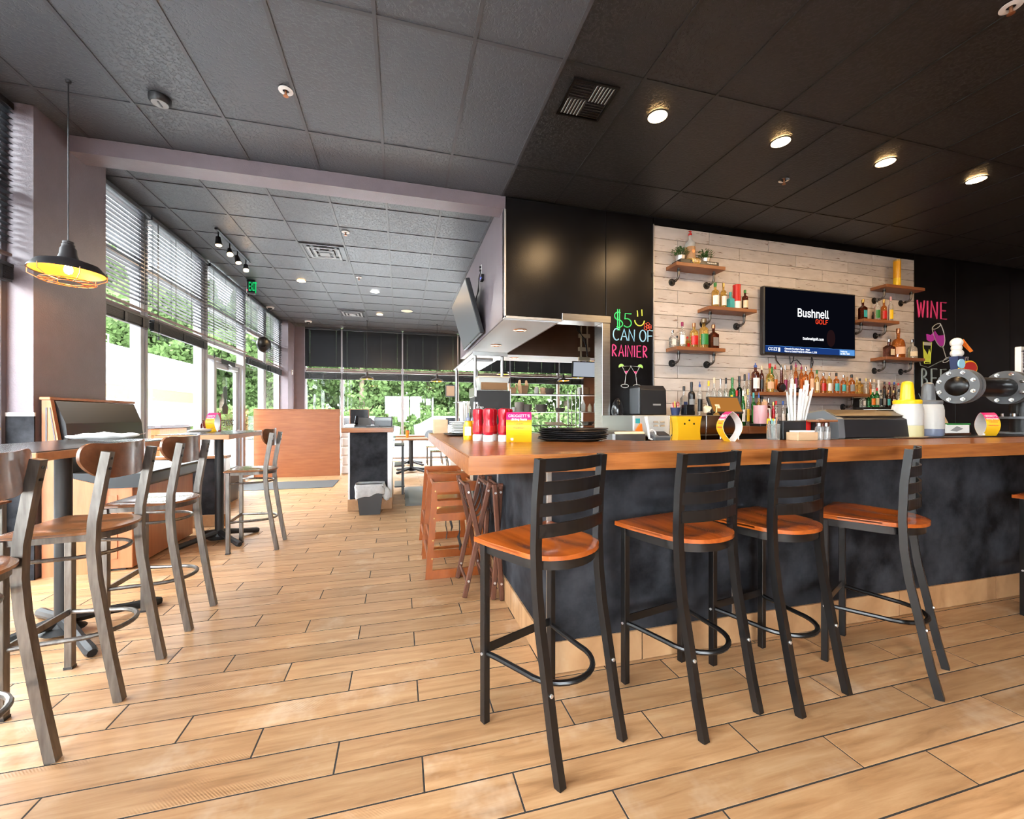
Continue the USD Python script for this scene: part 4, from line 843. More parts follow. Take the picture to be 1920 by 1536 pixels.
def pot(name, label, cat, x, y, z, prof, mat, group, n=20):
    t = thing(name, label, cat, (x, y, z), group=group); B().lathe(prof, n).build(name + '_body', mat, t, 40); return t
bowlp = lambda r, h: [(0, 0), (r * .6, 0), (r, h), (r * .94, h), (r * .55, h * .15), (0, h * .12)]
def bowls(label, x, z, n, r, h=.055):
    for k in range(n):
        w = ('lowest', 'second', 'third', 'topmost')[k if k < n - 1 else 3]; t = thing('bowl', f'stoneware bowl, {w} of the {label}', 'bowl', (x, 8.02, z + k * .03), group='stoneware bowls on the kitchen rack'); B().lathe(bowlp(r, h), 24).build('bowl_body', 'stoneware', t, 40)
bowls('stack on the top rack shelf', 2.92, 1.71, 3, .135); bowls('left tall stack on the middle shelf', 2.46, 1.355, 4, .115); bowls('wide centre stack on the middle shelf', 2.77, 1.355, 4, .135); bowls('low right stack on the middle shelf', 3.17, 1.355, 2, .12, .05)
pot('crock', 'dark stoneware crock on the middle shelf', 'crock', 2.30, 8.02, 1.355, [(0, 0), (.085, 0), (.095, .19), (.085, .19), (.08, .02), (0, .02)], 'stoneware', 'kitchen crocks')
for i, x in enumerate((2.10, 2.17)): pot('ramekin', ('leftmost small white cup on the middle shelf', 'second small white cup on the middle shelf')[i], 'cup', x, 7.98, 1.355, [(0, 0), (.03, 0), (.036, .09), (.03, .09), (0, .05)], 'white', 'small white kitchen cups')
pot('jar', 'white shaker jar on the top rack shelf', 'jar', 2.66, 8.0, 1.71, [(0, 0), (.05, 0), (.05, .10), (.03, .15), (0, .15)], 'white', 'kitchen jars'); pot('jar', 'clear jar of orange chips on the top rack shelf', 'jar', 2.80, 8.0, 1.71, [(0, 0), (.06, 0), (.065, .13), (0, .13)], 'peach', 'kitchen jars')
pot('jar', 'white tub on the right top shelf', 'jar', 3.60, 8.0, 1.71, [(0, 0), (.05, 0), (.05, .15), (0, .15)], 'white', 'kitchen jars'); pot('jar', 'brown spice jar on the right top shelf', 'jar', 3.76, 8.0, 1.71, [(0, 0), (.06, 0), (.06, .15), (0, .15)], 'granola', 'kitchen jars')
sqz = [(0, 0), (.045, 0), (.048, .15), (.03, .19), (.008, .25), (0, .25)]
pot('squeeze_bottle', 'clear squeeze bottle on the right rack shelf, left', 'bottle', 3.68, 8.0, 1.355, sqz, 'jug_plastic', 'kitchen squeeze bottles'); pot('squeeze_bottle', 'tan squeeze bottle on the right rack shelf, middle', 'bottle', 3.83, 8.0, 1.355, [(a, b * .7) for a, b in sqz], 'cream', 'kitchen squeeze bottles'); pot('squeeze_bottle', 'dark squeeze bottle on the right rack shelf, right', 'bottle', 3.97, 8.0, 1.355, sqz, 'jug_blue', 'kitchen squeeze bottles')
pot('mixing_bowl', 'steel mixing bowl low on the rack beside the jamb', 'bowl', 3.78, 8.0, 1.085, bowlp(.16, .07), 'steel', 'steel bowls')
cb = thing('cardboard_sheet', 'flat piece of cardboard on the low rack shelf', 'cardboard', (3.05, 7.98, 1.086), 12); B().hull([(-.22, -.1, 0), (.22, -.1, 0), (.22, -.095, 0), (-.22, -.095, 0), (-.22, .1, .06), (.22, .1, .06), (-.22, .105, .055), (.22, .105, .055)]).build('sheet', 'paper_warm', cb)
mo = thing('order_monitor', 'small flat monitor hanging from a white bracket in the kitchen', 'monitor', (3.225, 6.90, 2.10)); B().box(-.27, .27, -.02, .02, -.145, .145, .006).move(rx=.1).build('case', 'black_plastic', mo); B().box(-.25, .25, -.023, -.019, -.125, .13).move(rx=.1).build('screen', 'screen_grey', mo)
for x in (-.06, .06): B().box(x - .014, x + .014, .06, .085, -.05, .80, .002).build('bracket_rail', 'cream', mo)
for z in (.20, .38, .62): B().box(-.11, .11, .05, .10, z - .035, z + .035, .004).build('bracket_plate', 'cream', mo)
for k in range(2): B().tube([(-.22 - .05 * k, .08, 1.48), (-.19, .07, 1.1), (-.15 + .05 * k, .06, .72), (.02, .05, .55 - .1 * k), (.06, .05, .25)], .009, 6).build('cable', 'black_plastic', mo, 40)
BOTTLES = {
 'shelf left of the television': [
  (3.729, 4.29, 2.585, 0.313, 0.043, 'w', 'glass_gold', 'green', 'white', 'whisky bottle with green capsule'),
  (3.848, 4.29, 2.585, 0.319, 0.034, 'w', 'glass_gold', 'gold', 'paper', 'slim whisky bottle with gold capsule'),
  (3.952, 4.29, 2.585, 0.215, 0.035, 's', 'teal', 'teal', 'teal', 'short turquoise bottle'),
  (4.046, 4.29, 2.585, 0.309, 0.045, 't', 'red', 'red', 'white', 'tall red gift tube'),
  (4.172, 4.29, 2.585, 0.259, 0.035, 'w', 'glass_dark', 'green', 'cream', 'dark bottle with cream label'),
 ],
 'lowest left shelf': [
  (3.124, 4.29, 2.082, 0.203, 0.032, 's', 'glass_clear', 'chrome', 'white', 'clear square tequila bottle with silver ball top'),
  (3.232, 4.35, 2.082, 0.153, 0.022, 's', 'glass_clear', 'black_plastic', 'grey', 'small clear bottle with dark ring'),
  (3.258, 4.29, 2.082, 0.306, 0.037, 'w', 'glass_clear', 'magenta', 'white', 'clear bottle with magenta pourer and white label'),
  (3.377, 4.35, 2.082, 0.149, 0.022, 's', 'glass_gold', 'red', 'red', 'small golden bottle with red base label'),
  (3.422, 4.29, 2.082, 0.304, 0.048, 'w', 'glass_gold', 'copper', 'red', 'golden tequila bottle with round red label'),
  (3.561, 4.29, 2.082, 0.365, 0.052, 'w', 'glass_gold', 'bronze', 'green', 'golden bottle with big bronze stopper'),
  (3.701, 4.29, 2.082, 0.302, 0.048, 's', 'glass_dark', 'copper', 'aluminium', 'dark bottle with silver label and copper cap'),
 ],
 'shelf right of the television': [
  (6.145, 4.29, 2.585, 0.284, 0.039, 's', 'glass_dark', 'gold', 'teal', 'dark bottle with teal label'),
  (6.416, 4.34, 2.585, 0.145, 0.015, 's', 'bottle_black', 'black_plastic', 'black_plastic', 'small black bottle'),
  (6.409, 4.29, 2.585, 0.316, 0.033, 'w', 'glass_clear', 'black_plastic', 'green', 'clear bottle with green label'),
  (6.538, 4.29, 2.585, 0.312, 0.033, 'w', 'glass_amber', 'gold', 'red', 'amber bottle with red label'),
  (6.668, 4.29, 2.585, 0.36, 0.029, 'w', 'glass_clear', 'pink', 'yellow', 'yellow-labelled bottle with pink cap'),
 ],
 'lowest right shelf': [
  (6.637, 4.29, 2.085, 0.26, 0.05, 's', 'glass_dark', 'chrome', 'cream', 'dark amber bottle with silver cap'),
  (6.815, 4.29, 2.085, 0.422, 0.076, 'j', 'glass_amber', 'copper', 'peach', 'large round-shouldered bourbon jug'),
  (7.088, 4.29, 2.085, 0.28, 0.059, 'j', 'glass_clear', 'chrome', 'cream', 'squat clear bottle'),
 ],
 'top right shelf': [
  (6.791, 4.29, 3.085, 0.389, 0.042, 't', 'mustard', 'gold', 'yellow', 'tall yellow gift tube'),
 ],
 'long shelf': [
  (4.292, 4.25, 1.565, 0.365, 0.045, 'w', 'glass_dark', 'blue', 'paper', 'dark rum bottle with blue cap'),
  (4.388, 4.25, 1.565, 0.333, 0.023, 'w', 'glass_dark', 'cream', 'black_plastic', 'slim dark bottle with cream cap'),
  (4.515, 4.25, 1.565, 0.365, 0.046, 'j', 'glass_gold', 'red', 'peach', 'brandy bottle with red capsule and peach label'),
  (4.646, 4.34, 1.565, 0.336, 0.025, 'w', 'glass_green', 'green', 'green', 'green bottle behind the red capsule'),
  (4.696, 4.34, 1.565, 0.366, 0.027, 'w', 'glass_clear', 'red', 'orange', 'clear bottle with red pourer'),
  (4.665, 4.22, 1.565, 0.35, 0.06, 'r', 'glass_dark', 'chrome', 'black_plastic', 'round flat flask with dark medallion'),
  (4.859, 4.34, 1.565, 0.363, 0.025, 'w', 'glass_clear', 'chrome', 'magenta', 'clear bottle with magenta band'),
  (4.859, 4.25, 1.565, 0.352, 0.027, 'w', 'glass_clear', 'black_plastic', 'white', 'clear bottle with white label and black collar'),
  (5.035, 4.34, 1.565, 0.409, 0.022, 'w', 'glass_amber', 'magenta', 'magenta', 'amber bottle with purple pourer'),
  (4.908, 4.2, 1.565, 0.208, 0.033, 'r', 'glass_dark', 'black_iron', 'black_iron', 'short dark round bottle'),
  (5.129, 4.34, 1.565, 0.38, 0.023, 'w', 'glass_amber', 'magenta', 'orange', 'amber bottle with magenta pourer'),
  (5.096, 4.25, 1.565, 0.339, 0.028, 'w', 'glass_amber', 'chrome', 'white', 'whiskey bottle with wide white label'),
  (5.189, 4.25, 1.565, 0.391, 0.028, 'w', 'glass_amber', 'black_plastic', 'peach', 'whiskey bottle with peach label'),
  (5.281, 4.25, 1.565, 0.304, 0.025, 'w', 'glass_gold', 'green', 'cream', 'whiskey bottle with cream label and green cap'),
  (5.39, 4.25, 1.565, 0.274, 0.033, 'w', 'glass_amber', 'chrome', 'red', 'whiskey bottle with bright red label'),
  (5.492, 4.25, 1.565, 0.273, 0.03, 'w', 'glass_gold', 'chrome', 'white', 'whiskey bottle with tall white label'),
  (5.616, 4.25, 1.565, 0.276, 0.032, 'w', 'glass_amber', 'black_plastic', 'teal', 'bourbon bottle with green and yellow shield'),
  (5.738, 4.25, 1.565, 0.253, 0.03, 'w', 'glass_amber', 'chrome', 'teal', 'bourbon bottle with teal shield'),
  (5.934, 4.34, 1.565, 0.24, 0.021, 'w', 'glass_gold', 'cork', 'cream', 'slim bottle between the shield bottles'),
  (5.886, 4.25, 1.565, 0.261, 0.035, 'w', 'glass_amber', 'black_plastic', 'grey', 'orange bourbon bottle with grey shield'),
  (6.107, 4.34, 1.565, 0.237, 0.023, 'w', 'glass_gold', 'cream', 'paper', 'pale bottle behind the golden one'),
  (6.033, 4.25, 1.565, 0.212, 0.029, 's', 'glass_gold', 'black_plastic', 'gold', 'square golden bottle at the shelf end'),
 ],
 'right riser': [
  (6.014, 4.2, 1.385, 0.181, 0.026, 's', 'glass_clear', 'white', 'white', 'clear bottle with large white label'),
  (6.12, 4.2, 1.385, 0.183, 0.023, 'w', 'glass_green', 'green', 'green', 'plain green bottle'),
  (6.107, 4.14, 1.385, 0.239, 0.028, 'w', 'glass_green', 'white', 'orange', 'green bottle with orange label and white neck'),
  (6.213, 4.16, 1.385, 0.261, 0.024, 'w', 'glass_green', 'red', 'cream', 'green bottle with red capsule and cream label'),
  (6.344, 4.2, 1.385, 0.239, 0.024, 'w', 'glass_clear', 'black_plastic', 'black_plastic', 'clear bottle with black label'),
  (6.406, 4.2, 1.385, 0.255, 0.022, 'w', 'bottle_black', 'black_plastic', 'grey', 'dark bottle'),
  (6.484, 4.2, 1.385, 0.241, 0.023, 'w', 'glass_dark', 'copper', 'teal', 'dark bottle with copper cap'),
  (6.584, 4.2, 1.385, 0.235, 0.023, 'w', 'glass_dark', 'gold', 'white', 'dark bottle with gold cap'),
  (6.684, 4.2, 1.385, 0.252, 0.024, 'w', 'glass_clear', 'black_plastic', 'white', 'clear bottle with white collar'),
 ],
 'back of the right riser': [
  (6.306, 4.36, 1.52, 0.273, 0.013, 'w', 'glass_clear', 'gold', 'white', 'small clear bottle with gold stopper'),
  (6.385, 4.36, 1.52, 0.263, 0.014, 'w', 'glass_amber', 'chrome', 'orange', 'small amber bottle with orange label'),
  (6.458, 4.36, 1.52, 0.265, 0.013, 'w', 'glass_clear', 'cream', 'white', 'small clear bottle with cream stopper'),
  (6.543, 4.36, 1.52, 0.255, 0.015, 'w', 'white', 'white', 'white', 'small white bottle'),
  (6.656, 4.36, 1.52, 0.234, 0.017, 'w', 'glass_dark', 'black_plastic', 'black_plastic', 'small bottle with black cap'),
  (6.753, 4.36, 1.52, 0.232, 0.016, 'w', 'glass_dark', 'magenta', 'black_plastic', 'small bottle with magenta cap'),
  (6.848, 4.36, 1.52, 0.234, 0.016, 'w', 'glass_dark', 'blue', 'black_plastic', 'small bottle with blue cap'),
  (6.928, 4.36, 1.52, 0.22, 0.014, 'w', 'glass_clear', 'red', 'white', 'small clear bottle with red cap'),
 ],
 'steel cabinet': [
  (3.198, 4.18, 1.275, 0.338, 0.032, 's', 'glass_clear', 'black_plastic', 'navy', 'square clear gin bottle with dark lower half'),
  (3.301, 4.18, 1.275, 0.389, 0.039, 'w', 'bottle_black', 'black_plastic', 'grey', 'matte black gin bottle'),
  (3.415, 4.18, 1.275, 0.395, 0.029, 'w', 'glass_clear', 'blue', 'black_plastic', 'clear vodka bottle with blue cap'),
  (3.539, 4.18, 1.275, 0.411, 0.028, 'w', 'glass_clear', 'yellow', 'white', 'clear bottle with yellow cap'),
  (3.67, 4.24, 1.275, 0.455, 0.028, 'w', 'glass_clear', 'cream', 'pink', 'clear bottle with pink label'),
  (3.707, 4.18, 1.275, 0.44, 0.028, 'w', 'glass_clear', 'chrome', 'red', 'clear vodka bottle with red label'),
  (3.787, 4.18, 1.275, 0.449, 0.027, 'w', 'glass_clear', 'black_plastic', 'red', 'clear bottle with black cap'),
  (3.933, 4.24, 1.275, 0.461, 0.036, 'w', 'glass_green', 'green', 'yellow', 'bright green bottle with yellow label'),
  (4.038, 4.24, 1.275, 0.482, 0.034, 'w', 'glass_deep', 'black_plastic', 'black_plastic', 'very dark green bottle'),
  (4.118, 4.24, 1.275, 0.506, 0.023, 'w', 'glass_clear', 'black_plastic', 'cream', 'clear bottle with cream capsule'),
  (4.24, 4.3, 1.275, 0.533, 0.022, 'w', 'glass_clear', 'lavender_cap', 'lavender_cap', 'clear bottle with lavender cap'),
 ],
 'wooden steps': [
  (3.721, 4.02, 1.15, 0.359, 0.021, 'b', 'glass_dark', 'yellow', 'orange', 'brown beer bottle with yellow neck band'),
  (3.791, 4.02, 1.15, 0.415, 0.024, 'b', 'glass_dark', 'red', 'red', 'brown beer bottle with red label'),
  (3.883, 4.02, 1.15, 0.416, 0.022, 'b', 'glass_green', 'white', 'white', 'green bottle with white label'),
  (3.951, 4.02, 1.15, 0.431, 0.018, 'b', 'glass_clear', 'gold', 'yellow', 'clear bottle with gold neck'),
  (4.032, 4.02, 1.15, 0.392, 0.023, 'w', 'glass_green', 'teal', 'green', 'green liqueur bottle with teal capsule'),
  (4.11, 4.02, 1.15, 0.393, 0.026, 'w', 'glass_gold', 'blue', 'yellow', 'yellow-green liqueur bottle with blue capsule'),
  (4.192, 4.02, 1.15, 0.313, 0.022, 'c', 'peach', 'cream', 'cream', 'tall pale carton'),
  (4.252, 4.02, 1.15, 0.325, 0.023, 'w', 'glass_dark', 'chrome', 'red', 'brown liqueur bottle with silver top'),
  (4.322, 4.02, 1.15, 0.284, 0.018, 'w', 'ketchup_red', 'gold', 'red', 'red syrup bottle'),
  (4.364, 4.02, 1.15, 0.296, 0.017, 'w', 'glass_clear', 'red', 'white', 'clear bottle with red pourer'),
  (4.468, 4.02, 1.15, 0.297, 0.02, 'w', 'glass_clear', 'blue', 'white', 'clear bottle with dark blue capsule'),
  (4.549, 4.02, 1.15, 0.309, 0.023, 'w', 'glass_deep', 'black_plastic', 'white', 'dark wine bottle beside the straws'),
 ],
}
# ---------------------------------------------------------------- pipe-bracket shelves on the plank wall
def pipe_shelf(label, x0, x1, ztop, fx, loops=2, dep=.205):
    t = thing('pipe_shelf', label, 'shelf', group='wooden shelves on black pipe brackets')
    B().box(x0, x1, 4.405 - dep, 4.405, ztop - .042, ztop, .003).build('board', 'shelf_wood', t)
    for x in fx:
        b = sub('pipe_bracket', t); zc = ztop - .175
        B().cyl((x, 4.410, zc), (x, 4.402, zc), .045, 20).cyl((x, 4.402, zc), (x, 4.388, zc), .024, 14).build('flange', 'black_iron', b, 40)
        p = [(x, 4.40, zc), (x, 4.33, zc)] + [(x, 4.33 - .05 * math.sin(a), zc + .05 - .05 * math.cos(a)) for a in np.linspace(.2, math.pi / 2, 6)] + [(x, 4.28, ztop - .042)]
        B().tube(p, .0135, 10).build('pipe', 'gunmetal', b, 40); B().cyl((x, 4.28, ztop - .085), (x, 4.28, ztop - .060), .019, 12).build('collar', 'black_iron', b, 40); B().cyl((x, 4.352, zc), (x, 4.335, zc), .019, 12).build('collar', 'black_iron', b, 40)
pipe_shelf('wooden pipe shelf at top left of the plank wall, under the big frosted bottle', 3.115, 3.80, 3.07, (3.20, 3.70))
pipe_shelf('wooden pipe shelf just left of the large television', 3.565, 4.265, 2.585, (3.645, 4.15)); pipe_shelf('lowest wooden pipe shelf at left of the plank wall', 3.115, 3.80, 2.082, (3.20, 3.70))
pipe_shelf('wooden pipe shelf at top right holding the yellow tube', 6.45, 7.20, 3.085, (6.53, 7.05)); pipe_shelf('wooden pipe shelf just right of the large television', 6.04, 6.70, 2.585, (6.10, 6.55)); pipe_shelf('lowest wooden pipe shelf at right of the plank wall', 6.45, 7.20, 2.085, (6.53, 7.05))
pipe_shelf('long wooden pipe shelf low under the television', 4.26, 6.10, 1.565, (4.42, 5.94), dep=.24)
# ---------------------------------------------------------------- bottles
node = plain('bronze', (.24, .19, .13), .35, .8); plain('cork', (.50, .33, .18), .7)
def bottle(x, y, z, h, r, sh, glass, cap, label, text_, group, cat='bottle'):
    name = {'t': 'gift_tube', 'c': 'drink_carton'}.get(sh, 'liquor_bottle')
    t = thing(name, text_, {'t': 'tube', 'c': 'carton'}.get(sh, cat), (x, y, z), 0, group); n = 18
    if sh == 't':
        B().lathe([(0, 0), (r, 0), (r, h), (0, h)], 24).build('tube_body', glass, t, 40); B().lathe([(r + .001, .0), (r + .001, h * .33)], 24).build('label_band', label, t, 40); B().lathe([(r + .0015, h * .94), (r + .0015, h), (0, h + .002)], 24).build('lid', cap, t, 40); return
    if sh == 'c':
        B().box(-r, r, -r, r, 0, h * .92, .003).build('carton_body', glass, t); B().box(-r * .7, r * .7, -r - .001, -r, h * .25, h * .7).build('label', label, t); B().box(-r, r, -.004, .004, h * .92, h).build('folded_top', cap, t); return
    if sh == 'r':
        R = min(r, h * .30); zc = R * 1.02
        B().lathe([(0, -R * .42), (R * .75, -R * .42), (R, -R * .2), (R, R * .2), (R * .75, R * .42), (0, R * .42)], 28).move((0, 0, zc), rx=math.pi / 2).build('bottle_body', glass, t, 40)
        B().cyl((0, -R * .42, zc), (0, -R * .50, zc), R * .72, 26).build('medallion', label, t, 40)
        B().lathe([(R * .30, zc + R * .9), (R * .26, h * .82), (R * .20, h * .84), (0, h * .84)], 14).build('neck', glass, t, 40); B().lathe([(R * .26, h * .78), (R * .26, h * .90), (R * .1, h * .92), (.004, h), (0, h)], 12).build('cap', cap, t, 40); return
    k = {'w': (.60, .72, .34), 's': (.62, .68, .36), 'j': (.42, .66, .26), 'b': (.52, .72, .40)}[sh]
    nr = max(r * k[2], .0095)
    prof = [(0, .004), (r * .9, 0), (r, .008), (r, h * k[0])] + [(nr + (r - nr) * math.cos(a), h * (k[0] + (k[1] - k[0]) * math.sin(a))) for a in np.linspace(.3, math.pi / 2, 5)] + [(nr, h * .88), (0, h * .88)]
    if sh == 's':
        b = B(); a = r * .92
        b.hull([p for q in ([(sx * a, sy * a, .0) for sx in (-1, 1) for sy in (-1, 1)], [(sx * a, sy * a, h * .58) for sx in (-1, 1) for sy in (-1, 1)], [(sx * nr, sy * nr, h * .68) for sx in (-1, 1) for sy in (-1, 1)]) for p in q]); b.lathe([(nr, h * .66), (nr, h * .88), (0, h * .88)], n)
        b.build('bottle_body', glass, t, 30); B().box(-a * .85, a * .85, -a - .0015, -a - .0002, h * .12, h * .46).build('label', label, t)
    else:
        B().lathe(prof, n).build('bottle_body', glass, t, 40); hi = h * (k[0] - .06)
        a0 = np.linspace(-math.pi * .92, -math.pi * .08, 12); rr = r + .0012; V = [(rr * math.cos(a), rr * math.sin(a), z_) for z_ in (h * .12, min(hi, h * .48)) for a in a0]; m = len(a0)
        F = [f for i in range(m - 1) for f in ((i, i + 1, m + i + 1), (i, m + i + 1, m + i))]
        B().add(trimesh.Trimesh(np.array(V), F, process=False)).build('label', label, t, True)
    big = 1.9 if 'bronze' == cap else 1.22
    if h > .33 and cap in ('magenta', 'red', 'blue') and sh == 'w':
        B().lathe([(nr * 1.2, h * .84), (nr * 1.25, h * .91), (nr * .5, h * .93), (.004, h), (0, h)], 12).build('pourer', cap, t, 40)
    else: B().lathe([(nr * 1.15, h * .84), (nr * big, h * .87), (nr * big, h * .985), (nr * big * .8, h), (0, h)], 14).build('cap', cap, t, 40)
ORD = ['first', 'second', 'third', 'fourth', 'fifth', 'sixth', 'seventh', 'eighth', 'ninth', 'tenth', 'eleventh', 'twelfth', 'thirteenth', 'fourteenth', 'fifteenth', 'sixteenth', 'seventeenth', 'eighteenth', 'nineteenth', 'twentieth', 'twenty-first', 'twenty-second', 'twenty-third']
for g, rows in BOTTLES.items():
    rows = sorted(rows)
    for i, q in enumerate(rows):
        bottle(*q[:9], f'{q[9]} on the {g}' if len(rows) < 2 else f'{q[9]}, {ORD[i]} from left on the {g}', 'bottles on the ' + g)
# top left shelf: display plinth, frosted bottle, two plants
dp = thing('display_plinth', 'black and amber barrel-end bottle display with lettering', 'display stand', (3.42, 4.30, 3.07))
B().box(-.24, .30, -.085, .085, 0, .050, .006).build('base', 'black_plastic', dp); B().lathe([(0, 0), (.13, 0), (.14, .03), (.13, .072), (0, .072)], 30).move((-.02, .04, 0)).build('barrel_end', 'gold', dp, 40)
B().add(wall_text("Tito's", .035, -.105, -.101, .018, True, slant=.2)).build('lettering', 'cream', dp); B().add(wall_text('Handmade', .019, .125, -.086, .020, True, slant=.2)).build('lettering', 'white', dp)
bg = thing('display_bottle', 'big frosted vodka bottle with kraft label and red pourer on the top left shelf', 'bottle', (3.40, 4.33, 3.142))
B().lathe([(0, 0), (.054, 0), (.058, .01), (.058, .20), (.052, .225), (.028, .25), (.020, .27), (.019, .325), (0, .325)], 24).build('bottle_body', 'frosted', bg, 40); B().lathe([(.0592, .025), (.0592, .165)], 24).build('label', 'kraft', bg, 40)
B().cyl((0, -.0585, .105), (0, -.0605, .105), .020, 14).build('seal', 'copper', bg); B().lathe([(.021, .31), (.022, .335), (.006, .34), (.006, .37), (0, .37)], 12).cyl((-.02, 0, .362), (.02, 0, .362), .005, 8).build('pourer', 'red', bg, 40)
def plant(label, x, y, z):
    t = thing('potted_plant', label, 'plant', (x, y, z), group='small plants on the top shelf'); B().lathe([(0, 0), (.048, 0), (.058, .06), (.054, .06), (.045, .01), (0, .01)], 20).build('tin_pot', 'aluminium', t, 40)
    V = []; F = []; r_ = np.random.default_rng(int(x * 100))
    for i in range(260):
        a = r_.uniform(0, 2 * math.pi); e = r_.uniform(.05, 1.5); R = r_.uniform(.03, .115); c = np.array((R * math.cos(a) * math.cos(e), R * math.sin(a) * math.cos(e) * .8, .055 + R * math.sin(e))); d = np.array((math.cos(a), math.sin(a), .6)); d /= np.linalg.norm(d); s_ = np.cross(d, (0, 0, 1)); s_ /= np.linalg.norm(s_); k = len(V)
        V += [c, c + d * .014 + s_ * .007, c + d * .030, c + d * .014 - s_ * .007]; F += [(k, k + 1, k + 2), (k, k + 2, k + 3)]
    B().add(trimesh.Trimesh(np.array(V), F, process=False)).build('foliage', 'plant_leaf', t, kind='stuff')
plant('small leafy plant in a tin pot left of the frosted bottle', 3.245, 4.31, 3.120); plant('small leafy plant in a tin pot right of the frosted bottle', 3.60, 4.31, 3.120)
# ---------------------------------------------------------------- back bar
sb = thing('steel_cabinet', 'stainless cabinet with louvred vents behind the bar', 'cabinet')
B().box(2.37, 3.52, 3.72, 4.40, .05, 1.272, .004).box(2.25, 2.38, 3.72, 4.38, .05, 1.272, .004).build('body', 'steel', sb)
for a, b in ((2.255, 2.66), (2.675, 3.10), (3.11, 3.515)):
    B().box(a, b, 3.705, 3.722, 1.07, 1.268, .003).build('front_panel', 'mirror_steel' if a > 2.5 else 'steel_bright', sb); B().box(a, b, 3.705, 3.722, .55, 1.062, .003).build('door', 'mirror_steel', sb)
for x in (2.50, 2.575):
    for z in (1.165, 1.205): B().hull([(x - .028, 3.706, z - .009), (x + .028, 3.706, z - .009), (x - .028, 3.706, z + .009), (x + .028, 3.706, z + .009), (x - .024, 3.690, z - .007), (x + .024, 3.690, z - .007)]).build('louver', 'steel', sb)
B().box(2.27, 2.32, 3.703, 3.706, 1.19, 1.24).build('rating_label', 'teal', sb); B().box(2.66, 2.676, 3.700, 3.722, .55, 1.272, .002).build('edge_trim', 'chrome', sb)
ws = thing('bar_steps', 'orange wooden stepped back bar holding bottles', 'back bar'); B().box(3.54, 7.30, 3.92, 4.40, 1.06, 1.148, .004).build('lower_step', 'shelf_wood', ws); B().box(3.54, 7.30, 3.96, 4.40, 0, 1.06).build('carcass', 'black_plastic', ws)
for x in (3.56, 3.86, 4.2, 4.7): B().box(x + .004, x + .29, 3.912, 3.921, 1.065, 1.143, .002).build('drawer_front', 'shelf_wood', ws)
rs = thing('bottle_riser', 'black bottle riser at the right of the back bar', 'riser'); B().box(5.965, 7.30, 4.06, 4.28, 1.149, 1.384, .003).build('lower_tier', 'black_plastic', rs); B().box(6.12, 7.30, 4.285, 4.40, 1.149, 1.518, .003).build('upper_tier', 'black_plastic', rs)
rs2 = thing('bottle_riser', 'small black bottle riser behind the pink pitcher', 'riser'); B().box(3.56, 4.24, 4.11, 4.40, 1.149, 1.273, .003).build('riser_body', 'black_plastic', rs2)
pos = thing('pos_terminal', 'tilted touch-screen till with amber screen behind the bar', 'till', (3.545, 3.93, 1.273))
B().box(-.21, .21, -.012, .02, -.105, .105, .006).move((0, 0, .115), rx=-.45).build('screen_case', 'black_plastic', pos); B().box(-.19, .19, -.0145, -.0115, -.088, .088).move((0, 0, .115), rx=-.45).build('screen', 'pos_amber', pos)
B().box(-.15, -.09, -.0155, -.0140, -.05, .0).move((0, 0, .115), rx=-.45).build('screen_key', 'cream', pos); B().box(-.11, .11, .0, .16, 0, .03, .006).build('stand', 'black_plastic', pos)
td = thing('towel_dispenser', 'black rounded paper towel dispenser on the chalkboard wall', 'dispenser', (2.80, 4.41, 1.44))
B().prism(Polygon([(-.215, -.15), (0, -.15), (0, .165), (-.16, .165), (-.205, .12)]).buffer(.012), 'x', -.165, .165).build('cover', 'black_plastic', td, 40); B().box(-.178, -.160, -.20, 0, -.15, .15, .004).build('side_band', 'grey_plastic', td); B().box(-.01, .09, -.229, -.226, -.055, -.035).build('badge', 'grey', td)
sd_ = thing('soap_dispenser', 'glossy black soap dispenser with grey push lever', 'dispenser', (2.435, 4.41, 1.30))
B().sphere((0, -.05, .02), .1, 3, (.70, .62, 1.55)).build('shell', 'black_gloss', sd_, True); B().sphere((.02, -.085, -.115), .06, 2, (1, .6, .55)).build('push_lever', 'grey_plastic', sd_, True)
pcup = thing('pen_cup', 'dark blue cup of pens and scissors on the steel cabinet', 'cup', (2.95, 4.0, 1.273)); B().lathe([(0, 0), (.040, 0), (.055, .085), (.050, .085), (.036, .01), (0, .01)], 18).build('cup_body', 'navy', pcup, 40)
for i, m_ in enumerate(('pink', 'red', 'yellow', 'black_plastic', 'pink')): B().cyl((-.02 + .01 * i, 0, .02), (-.045 + .022 * i, .01, .13 + .012 * (i % 3)), .006, 8).build('pen', m_, pcup)
B().tube([(.03 + .016 * math.cos(a), 0, .125 + .022 * math.sin(a)) for a in np.linspace(0, 2 * math.pi, 14, False)], .0035, 6, True).build('scissor_handle', 'red', pcup, 40)
gb = thing('gin_box', 'black carton standing under the square gin bottle', 'box', (3.035, 3.90, 1.273)); B().box(-.05, .05, -.04, .05, 0, .115, .003).build('carton', 'black_gloss', gb)
la = thing('brass_lamp', 'small brass table lamp with cream shade among the bottles', 'lamp', (3.37, 3.86, 1.273)); B().lathe([(0, 0), (.03, 0), (.034, .012), (.012, .03), (.010, .10), (0, .10)], 16).build('base', 'gold', la, 40); B().lathe([(.012, .16), (.050, .10), (.048, .10), (.011, .157)], 16).move((-.045, 0, -.01), ry=-.8).build('shade', 'cream', la, 40)
